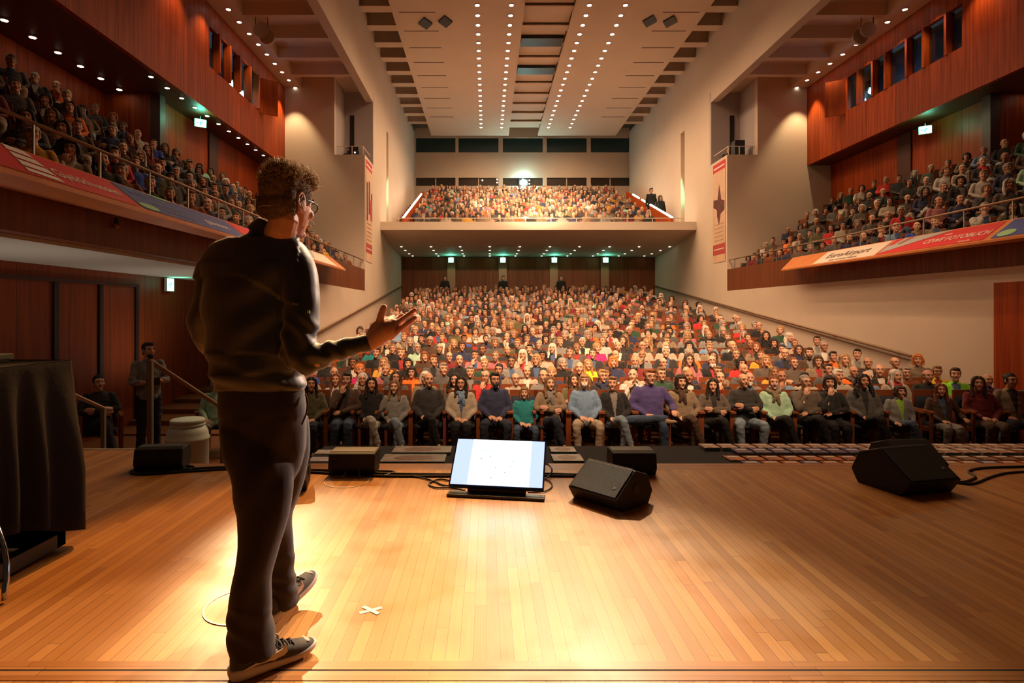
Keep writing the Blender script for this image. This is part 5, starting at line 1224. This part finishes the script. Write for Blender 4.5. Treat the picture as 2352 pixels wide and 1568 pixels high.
# hair: cropped sides and curly top
h = MB()
def he(c, r): h.ell(T_(c), tuple(v * KH for v in r), 14, HMs.to_3x3())
he((0, .026, .052), (.078, .098, .090)); he((0, .062, -.012), (.064, .050, .066)); he((0, -.035, .102), (.068, .066, .040)); he((-.01, .050, .108), (.056, .058, .030)); he((-.030, -.060, .092), (.044, .040, .034))
for s_ in (-1, 1): he((.071 * s_, -.005, .03), (.013, .04, .042)); he((.066 * s_, .052, -.01), (.016, .034, .05))
def hair_disp(c, n):
    v = HMs.inverted() @ c; top = max(0, min(1, (v.z - .05) / .06))
    return (.007 * top + .001) * noise.noise(c * 48) + .004 * top * noise.noise(c * 110)
hme = remesh(h, .0055, 1, hair_disp, 'hair')
M_sphair = mat('speaker_hair', (.13, .085, .042), .75, var=.45, vscale=70, bump=.6, bscale=240, spec=.2)
hme.materials.append(M_sphair); hobj = put(hme, 'hair', None)
rn = random.Random(8); nv = len(hme.vertices); s_ = MB()
for k_ in range(5200):
    vtx = hme.vertices[rn.randrange(nv)]; p = vtx.co.copy(); n_ = vtx.normal.copy(); v = HMs.inverted() @ p
    top = max(0, min(1, (v.z - .035) / .07)); ln = .003 + .012 * top * rn.uniform(.5, 1.2)
    if v.z < -.075 or rn.random() > .35 + .65 * top: continue
    tg = n_.cross(Vector((rn.uniform(-1, 1), rn.uniform(-1, 1), rn.uniform(-1, 1)))).normalized(); tg2 = n_.cross(tg)
    dr = Vector((.25, .2, -.35)) if top < .5 else Vector((0, 0, .1)); pts = []; ph = rn.uniform(0, 6.28); curl = rn.uniform(.5, 1.7) if top > .3 else .2
    for j in range(6):
        u = j / 5; pts.append(p + (n_ * (.55 + .3 * top) + tg * .6 + dr * .5) * ln * u + (tg2 * math.sin(ph + u * 4.5) - tg2 * math.sin(ph) + n_ * (math.cos(ph + u * 4.5) - math.cos(ph)) * .7) * .0055 * curl * top)
    rr = .00085; s_.tube(pts, [rr, rr, rr * .95, rr * .85, rr * .7, rr * .35], 3, smooth=1)
o = link(s_.mesh('curls', True), 'curls', mat('curl_hair', (.48, .32, .14), .5, spec=.4), hobj)  # paler than the hair below: golden top light put into the colour
# glasses, headset microphone
g = MB()
for sd in (-1, 1):
    g.tube([T_((.034 * sd + .024 * math.cos(a * math.pi / 10), -.104 + .006 * abs(math.cos(a * math.pi / 10)), .006 + .019 * math.sin(a * math.pi / 10))) for a in range(20)], .0022, 8, close=True)
    g.tube([T_((.058 * sd, -.098, .012)), T_((.077 * sd, -.05, .012)), T_((.083 * sd, .010, .010)), T_((.084 * sd, .030, -.006))], .0022, 6, smooth=3)
g.tube([T_((-.010, -.106, .010)), T_((.010, -.106, .010))], .0022, 6)
gl = put(g.mesh('glasses', True), 'glasses', mat('glasses_black', (.012, .010, .010), .25))
g = MB()
for sd in (-1, 1): g.add([T_((.034 * sd + .023 * math.cos(a * math.pi / 10), -.104 + .006 * abs(math.cos(a * math.pi / 10)), .006 + .018 * math.sin(a * math.pi / 10))) for a in range(20)], [tuple(range(20))])
link(g.mesh('lens'), 'lens', M_glass, gl)
g = MB(); g.tube([T_((-.086, .030, -.004)), T_((-.084, .012, -.030)), T_((-.072, -.035, -.050)), T_((-.060, -.080, -.062)), P(711, 520, 2.18)], .0014, 6, smooth=4)
g.tube([T_((-.084, .02, .02)), T_((-.088, .035, .002)), T_((-.084, .03, -.025)), T_((-.05, .08, -.03)), T_((0, .115, -.032)), T_((.05, .09, -.03)), T_((.084, .03, -.02))], .0013, 6, smooth=4)
mic = put(g.mesh('headset', True), 'headset_microphone', mat('headset_beige', (.45, .30, .20), .5))
g = MB(); g.ell(P(711, 520, 2.18), (.0062, .0062, .0062), 8); link(g.mesh('capsule', True), 'capsule', mat('foam_tan', (.75, .55, .25), .7), mic)
# ---------------------------------------------------------------- standing people
STAND = {}
def standing(loc, rz, label, top='black', legs='black trousers', hair='short', hcol='dark', skin=1, mode='camera', scale=1.0, vox=(.009, .013), glasses=False, beard=None):
    if mode not in STAND:
        b, t, tr, shoes = MB(), MB(), MB(), []
        HM = Matrix.Translation((0, .0, 1.645)) @ Matrix.Rotation(R(18), 4, 'Z') @ Matrix.Rotation(R(-3), 4, 'X')
        neck = Vector((0, .03, 1.49)); head_pieces(b, HM, 1, neck)
        b.loft([((0, 0, .86), .14, .10), ((0, 0, 1.05), .13, .09), ((0, .01, 1.28), .15, .10), ((0, .02, 1.42), .13, .075), ((0, .03, 1.49), .06, .058)], 20)
        t.loft([((0, 0, .88), .175, .125), ((0, 0, .95), .175, .13), ((0, .0, 1.1), .162, .12), ((0, .005, 1.26), .178, .125), ((0, .015, 1.36), .185, .115), ((0, .02, 1.43), .17, .09), ((0, .028, 1.475), .10, .075), ((0, .03, 1.51), .064, .062)], 28)
        A = {'camera': (((.24, -.05, 1.17), (.06, -.25, 1.20), (-.5, -.6, .2), (0, -.6, -.8)), ((-.23, -.06, 1.16), (-.05, -.24, 1.17), (.5, -.6, .2), (0, -.6, -.8))),
             'down': (((.235, .02, 1.13), (.24, -.03, .88), (.0, -.2, -1), (1, 0, 0)), ((-.235, .02, 1.13), (-.24, -.03, .88), (0, -.2, -1), (-1, 0, 0)))}[mode]
        for i, s in ((0, 1), (1, -1)):
            el, wr, hd, hn = [Vector(v) for v in A[i]]; sh = Vector((.165 * s, .02, 1.43))
            b.limb([sh, el, wr], [.045, .038, .027], 12, 4); hand_pieces(b, wr, hd, hn, -s, .6)
            end = wr if mode == 'down' else el + (wr - el) * .45
            t.limb([sh, (sh + el) / 2, el, end], [.066, .058, .052, .045], 14, 4)
            hip, kn, an = Vector((.09 * s, 0, .90)), Vector((.10 * s, -.02, .50)), Vector((.11 * s, .01, .09))
            b.limb([hip, kn, an], [.075, .05, .034], 12, 3); tr.limb([hip, (hip + kn) / 2, kn, an], [.105, .092, .070, .062], 16, 4)
            sm = MB(); sm.ell((.115 * s, -.06, .045), (.045, .14, .048), 10); shoes.append(sm)
        tr.ell((0, 0, .90), (.165, .115, .10), 12)
        bm_ = remesh(b, vox[0], 1, None, 'body'); set_mats(bm_, face_mat(HM.inverted()))
        for s_ in SKINM: bm_.materials.append(s_)
        tm = remesh(t, vox[1], 1, wrinkle(.012, 12, 4), 'shirt'); tm.materials.append(M_cloth)
        trm = remesh(tr, vox[1], 1, wrinkle(.010, 12, 9), 'trousers'); trm.materials.append(M_denim)
        shm = [s_.mesh('shoe', True) for s_ in shoes]
        for s_ in shm: s_.materials.append(M_shoe)
        STAND[mode] = (bm_, tm, trm, shm, HM)
    bm_, tm, trm, shm, HM = STAND[mode]
    r = thing('person', label, 'person', loc, rz); r.scale = (scale,) * 3
    link(bm_, 'body', None, r, col=SKINC[skin]); link(tm, 'shirt', None, r, col=TOPC[top]); link(trm, 'trousers', None, r, col=LEGC[legs])
    for s_ in shm: link(s_, 'shoe', None, r, col=(.03, .03, .03))
    h = link(get_hair(hair), 'hair', None, r, col=HAIRC[hcol]); h.matrix_local = HM
    if beard: h = link(MESH_BEARD, 'beard', None, r, col=HAIRC[beard]); h.matrix_local = HM
    return r
standing((-5.42, 9.35, ZF), R(40), 'person in a light blue grey shirt standing behind the stair rail holding a camera', 'light grey', mode='camera', skin=2, beard='dark', scale=1.02)
cmr = thing('camera', 'black camera held by the standing person in the light shirt', 'camera', (-5.42 + .36 * math.sin(R(40)), 9.35 - .36 * math.cos(R(40)), ZF + 1.21), R(40))
MB().box(-.09, .09, -.045, .045, -.055, .06).build('body', M_black, cmr, bevel=.006); MB().lathe([(.03, 0), (.038, .02), (.038, .10), (.042, .11)], n=16).build('lens', M_black, cmr).rotation_euler = (R(90), 0, 0)
seat((-6.02, 9.1, ZF), R(35), 'seat of the person in a dark t-shirt by the stair rail', None)
r = person((-6.02, 9.06, ZF), R(35), ('cross', 'cross', 12, 0, 0), 'crop', 'dark', 'charcoal', 'dark jeans', 1, .99, label='person in a dark t-shirt sitting with folded arms by the stair rail', shoe=(.6, .58, .55))
seat((-4.42, 9.6, ZF), 0, 'seat of the person in the pale green jacket behind the barrel', None)
person((-4.42, 9.55, ZF), R(20), ('thigh', 'wide', 12, 0, 0), 'crop', 'grey', 'mint', 'grey trousers', 2, .93, label='person in a pale green jacket sitting right behind the cream barrel')
TOPC['steel'] = (.16, .19, .16)
for px, py, Y, lab in ((1022, 640, 31.2, 'person in dark clothes standing against the rear wall, left'), (1156, 640, 31.2, 'person in dark clothes standing against the rear wall, centre'), (1289, 640, 31.2, 'person in dark clothes standing against the rear wall, right of centre')):
    standing((fx(px, Y), Y, zfl(31.1)), 0, lab, mode='down')
z_ = lambda y: 5.3 + .347 * (y - 26)
standing((8.35, 29.6, z_(29.6) - .9), 0, 'taller dark person standing beyond the right parapet of the rear balcony', mode='down', scale=1.05)
standing((8.62, 29.0, z_(29.0) - 1.1), 0, 'shorter dark person standing beyond the right parapet of the rear balcony', mode='down', hair='long')
struct('floor_balcony_aisle', MB().box(8.1, 9.2, 28.6, 30.0, 4.9, z_(29) - 1.1), M_hallfloor)
person((-5.50, 23.30, 6.61), R(20), ('lap', 'flat', 12, 0, 0), 'short', 'dark', 'black', label='person in black sitting in the left tower niche by the desk', vox=(.0085, .013))
person((mx(-5.12, 1), 23.35, 6.61), R(-20), ('lap', 'flat', 12, 0, 0), 'crop', 'dark', 'black', label='person in black sitting at the rail of the right tower niche')

# ---------------------------------------------------------------- the audience
rn = random.Random(2024)
CW = [('black', 20), ('charcoal', 18), ('navy', 11), ('grey', 10), ('light grey', 6), ('cream', 7), ('white', 6), ('beige', 7), ('brown', 9), ('olive', 3), ('dark green', 3), ('red', 3), ('wine red', 4), ('pink', 2), ('orange', 1), ('mustard', 2), ('teal', 1), ('sky blue', 2), ('royal blue', 1), ('lilac', 1), ('rust', 4), ('taupe', 9), ('mint', 1)]
def wpick(w): return rn.choices([a for a, _ in w], [b for _, b in w])[0]
HW = [('short', 26), ('crop', 12), ('balding', 20), ('curly', 8), ('long', 12), ('long_wavy', 5), ('bob', 14), ('bun', 6), (None, 4)]
HCW = [('brown', 20), ('dark', 18), ('blond', 16), ('grey', 24), ('white', 13), ('auburn', 6), ('sandy', 12), ('orange', 1)]
spots = []   # (x, y, zfloor, rz, area, row, n)
NUM = ['one', 'two', 'three', 'four', 'five', 'six', 'seven', 'eight', 'nine', 'ten', 'eleven', 'twelve', 'thirteen', 'fourteen', 'fifteen', 'sixteen', 'seventeen', 'eighteen', 'nineteen', 'twenty', 'twenty-one', 'twenty-two', 'twenty-three', 'twenty-four', 'twenty-five', 'twenty-six', 'twenty-seven']
for i in range(1, 28):
    d = ROW[i]; x = -3.45 + (.262 if i % 2 else 0); xe = 9.0 if i < 4 else 8.25
    while x < xe:
        if rn.random() > .025 and d < 31: spots.append([x, d, zfl(d), math.atan2(x - .5, d + 3) * -.7, 'stalls', i + 1])
        x += .525
for i in range(15):
    d = 26.75 + .665 * i; x = -3.35 + (.245 if i % 2 else 0)
    while x < 7.9:
        if rn.random() > .04: spots.append([x, d, 5.5 + .355 * (d - 26.55) - 1.05, 0, 'balcony', i + 1])
        x += .49
for s, side in ((-1, 'left'), (1, 'right')):
    for i in range(6):
        yy = 6.6 + (.29 if i % 2 else 0)
        while yy < (21.9 if i < 5 else 14.6):
            x = mx(-5.14 - .77 * i, s); px = CX + FPX * x / yy
            if -30 < px < 2380 and rn.random() > .10: spots.append([x, yy, 2.10 + .55 * i, -math.atan2(x - .5, yy + 1.5) * .9, side + ' gallery', i + 1])
            yy += .60
spots.sort(key=lambda t: t[1])
FIX = {}   # stand-out garments of the photograph, by pixel of the chest
for px, py, top, hair, hc in ((945, 872, 'orange', 'bob', 'dark'), (1452, 878, 'cream', 'short', 'dark'), (2155, 870, 'yellow', 'short', 'sandy'), (2225, 868, 'neon green', 'short', 'brown'), (2280, 885, 'royal blue', 'balding', 'grey'), (1685, 862, 'red', 'bob', 'dark'), (1345, 860, 'yellow', 'long', 'blond'), (748, 872, 'charcoal', 'balding', 'white'),
        (818, 870, 'magenta', 'curly', 'orange'), (1365, 815, 'magenta', 'curly', 'blond'), (1125, 712, 'cream', 'long', 'dark'), (1553, 815, 'cream', 'balding', 'white'), (1360, 775, 'orange', 'long', 'blond'), (1082, 790, 'royal blue', 'short', 'dark'), (1795, 865, 'mustard', 'long', 'sandy'), (1855, 880, 'cream', 'short', 'dark'), (1330, 885, 'olive', 'long', 'brown'), (1715, 770, 'red', 'balding', 'grey')):
    best = min((t for t in spots if t[4] == 'stalls'), key=lambda t: abs(CX + FPX * t[0] / t[1] - px) + 2.0 * abs(CY - FPX * (t[2] + .95 - HC) / t[1] - py))
    FIX[id(best)] = (top, hair, hc)
KEYS = [('lap', 'flat', 12, 0, 0), ('lap', 'flat', -8, 0, 1), ('cross', 'cross', 12, 0, 0), ('cross', 'cross', -8, 0, 1), ('chin', 'flat', -8, .03, 1), ('lap', 'wide', 12, 0, 0), ('lap', 'cross', -8, -.04, 1), ('thigh', 'wide', 12, 0, 1), ('lap', 'flat', -8, -.06, 0), ('lap', 'cross', 12, 0, 0)]
N_IND = 296 - len(FR)
near, far = spots[:N_IND], spots[N_IND:]
info = []
for t in near:
    top, hair, hc = FIX.get(id(t), (wpick(CW), wpick(HW), wpick(HCW)))
    key = rn.choice(KEYS)
    info.append(dict(t=t, top=top, hair=hair, hc=hc, key=key, gl=rn.random() < .3, scarf=rn.choice(['beige', 'rust', 'grey', 'navy', 'red']) if rn.random() < .08 else None, beard=(hc if hair in ('short', 'crop', 'balding', None) and rn.random() < .25 else None)))
rowsd = {}
for q in info: rowsd.setdefault((q['t'][4], q['t'][5]), []).append(q)
used = set()
def garment(q): return q['top'] + (' jacket' if q['key'][4] else ' jumper')
for k, L_ in rowsd.items():
    ax = 0 if k[0] == 'stalls' else 1; L_.sort(key=lambda q: q['t'][ax])
    for n, q in enumerate(L_):
        nb = L_[n - 1] if n else (L_[1] if len(L_) > 1 else None); nb2 = L_[n + 1] if n + 1 < len(L_) else None
        base = 'person in %s%s' % (garment(q), ' with glasses' if q['gl'] else (' with %s scarf' % q['scarf'] if q['scarf'] else ''))
        where = '%s row %s' % (k[0], NUM[k[1] - 1])
        cands = [base + ', ' + where + (', beside %s' % garment(nb) if nb else '')]
        if nb and nb2: cands.append('%s, %s, between %s and %s' % (base, where, nb['top'], nb2['top']))
        cands.append('person in %s, %s, %s%s' % (garment(q), ARMW[q['key'][0]], where, ', beside %s' % nb['top'] if nb else ''))
        if nb2: cands.append('person in %s, %s, %s, next to %s' % (garment(q), ARMW[q['key'][0]], where, nb2['top']))
        cands.append('%s, %s, %s half' % (base, where, 'left' if q['t'][0] < 2.3 else 'right'))
        ok = [c for c in cands if c not in used and len(c.replace(',', '').split()) <= 16]
        q['label'] = ok[0] if ok else ('person in %s, %s, seat %s' % (garment(q), where, NUM[n])); used.add(q['label'])
for q in info:
    x, y, z, rz, area, row = q['t']; stalls = area == 'stalls'
    hi = stalls and row <= 4
    seat((x, y, z), 0 if stalls else rz, 'seat of the ' + q['label'][10:], None if hi else area + ' seats', hi)
    person((x + rn.uniform(-.03, .03), y - .05, z), rz + rn.uniform(-.12, .12), q['key'], q['hair'], q['hc'], q['top'], rn.choice(list(LEGC)), rn.choice((0, 1, 1, 2, 3, 4, 5)) if rn.random() < .5 else 1, .94 + rn.uniform(-.045, .05), rn.randrange(5), q['gl'], q['scarf'], rn.random() < .02, q['beard'], label=q['label'], group=area + ' audience', lower=True if hi else 1)

# the people and seats too far off to tell apart
TPL = []
def grab(me):
    n = len(me.vertices); v = np.empty(n * 3, np.float32); me.vertices.foreach_get('co', v)
    l = np.empty(len(me.loops), np.int32); me.loops.foreach_get('vertex_index', l)
    p = np.empty(len(me.polygons), np.int32); me.polygons.foreach_get('loop_total', p)
    return v.reshape(-1, 3), l, p
HLO = {}
for kind in ('short', 'balding', 'curly', 'long', 'bob'): HLO[kind] = grab(remesh(hair_pieces(kind), .020, 1, None, 'x'))
for key in (('lap', 'flat', 10, 0, 0), ('cross', 'flat', -10, 0, 0), ('chin', 'flat', 5, .03, 0), ('lap', 'flat', -15, -.04, 0)):
    b, t, tr, sh, HM = pose_body(*key[:2], key[2], 5, key[3], lo=True)
    TPL.append((grab(remesh(b, .0165, 1, None, 'x')), grab(remesh(t, .034, 1, None, 'x')), HM))
def crowd(name, label, L_):
    V, Lp, P, C = [], [], [], []; off = 0
    for t in L_:
        x, y, z, rz, area, row = t; bt, tt, HM = rn.choice(TPL); sc_ = .94 + rn.uniform(-.06, .06)
        M = Matrix.Translation((x + rn.uniform(-.05, .05), y, z)) @ Matrix.Rotation(rz + rn.uniform(-.3, .3), 4, 'Z') @ Matrix.Scale(sc_, 4)
        hk = rn.choice(('short', 'short', 'balding', 'balding', 'curly', 'long', 'bob', 'bob'))
        skc = SKINC[rn.randrange(5)]; f = FIX.get(id(t)); top = TOPC[f[0]] if f else TOPC[wpick(CW)]
        hcol_ = HAIRC[wpick(HCW)]; parts = ((bt, M, skc), (tt, M, top), (HLO[hk], M @ HM, hcol_))
        for (v, l, p), Mx, c in parts:
            m3 = np.array(Mx, dtype=np.float32); V.append(v @ m3[:3, :3].T + m3[:3, 3]); Lp.append(l + off); P.append(p); off += len(v)
            ca = np.tile(np.array([*c, 1], np.float32), (len(v), 1))
            if v is bt[0]:
                hi_ = np.array(HM.inverted(), dtype=np.float32); u = v @ hi_[:3, :3].T + hi_[:3, 3]; ax_ = np.abs(u[:, 0])
                eye = (u[:, 1] < -.05) & (np.abs(u[:, 2] - .018) < .013) & (ax_ > .012) & (ax_ < .052); ca[eye, :3] *= .22
                lip = (u[:, 1] < -.06) & (np.abs(u[:, 2] + .056) < .011) & (ax_ < .03); ca[lip, :3] *= (.6, .4, .4)
            C.append(ca)
    V, Lp, P, C = np.concatenate(V), np.concatenate(Lp), np.concatenate(P), np.concatenate(C)
    me = bpy.data.meshes.new(name); me.vertices.add(len(V)); me.vertices.foreach_set('co', V.ravel()); me.loops.add(len(Lp)); me.loops.foreach_set('vertex_index', Lp)
    me.polygons.add(len(P)); st = np.concatenate(([0], np.cumsum(P)[:-1])).astype(np.int32); me.polygons.foreach_set('loop_start', st)
    try: me.polygons.foreach_set('loop_total', P)
    except Exception: pass
    me.polygons.foreach_set('use_smooth', np.ones(len(P), bool)); me.update(calc_edges=True)
    a = me.color_attributes.new('garment_colour', 'FLOAT_COLOR', 'POINT'); a.data.foreach_set('color', C.ravel())
    return link(me, name, mat('crowd', (.5, .5, .5), .85, attr='garment_colour'), label=label, cat='crowd', kind='stuff')
crowd('crowd', 'dense audience filling the rear rows, rear balcony and far gallery ends', far)
sb = MB()
for t in far:
    x, y, z = t[:3]
    if t[4] == 'stalls' or t[4] == 'balcony': sb.box(x - .25, x + .25, y + .28, y + .31, z + .35, z + .97)
    else:
        Mx = Matrix.Translation((x, y, z)) @ Matrix.Rotation(t[3], 4, 'Z'); sb.box(-.25, .25, .28, .31, .35, .97, Mx)
sb.build('seat_rows', M_seatwood, label='backrests of the rear seat rows between the distant audience', cat='seats', kind='stuff')
for s, side in ((-1, 'left'), (1, 'right')):       # aisle rails on the galleries
    for y, wh in ((11.2, 'nearer'), (17.0, 'farther')):
        h = thing('aisle_rail', 'steel aisle rail between the seats of the %s gallery, %s to the stage' % (side, wh), 'railing', (mx(-5.3, s), y, 0))
        MB().tube([(0, 0, 2.9), (s * 1.3, 0, 3.8)], .022, 8).build('handrail', M_steel, h); MB().box(-.015, .015, -.015, .015, 2.1, 2.9).build('post', M_steel, h)
        MB().box(s * 1.3 - .015, s * 1.3 + .015, -.015, .015, 2.6, 3.8).build('post', M_steel, h)
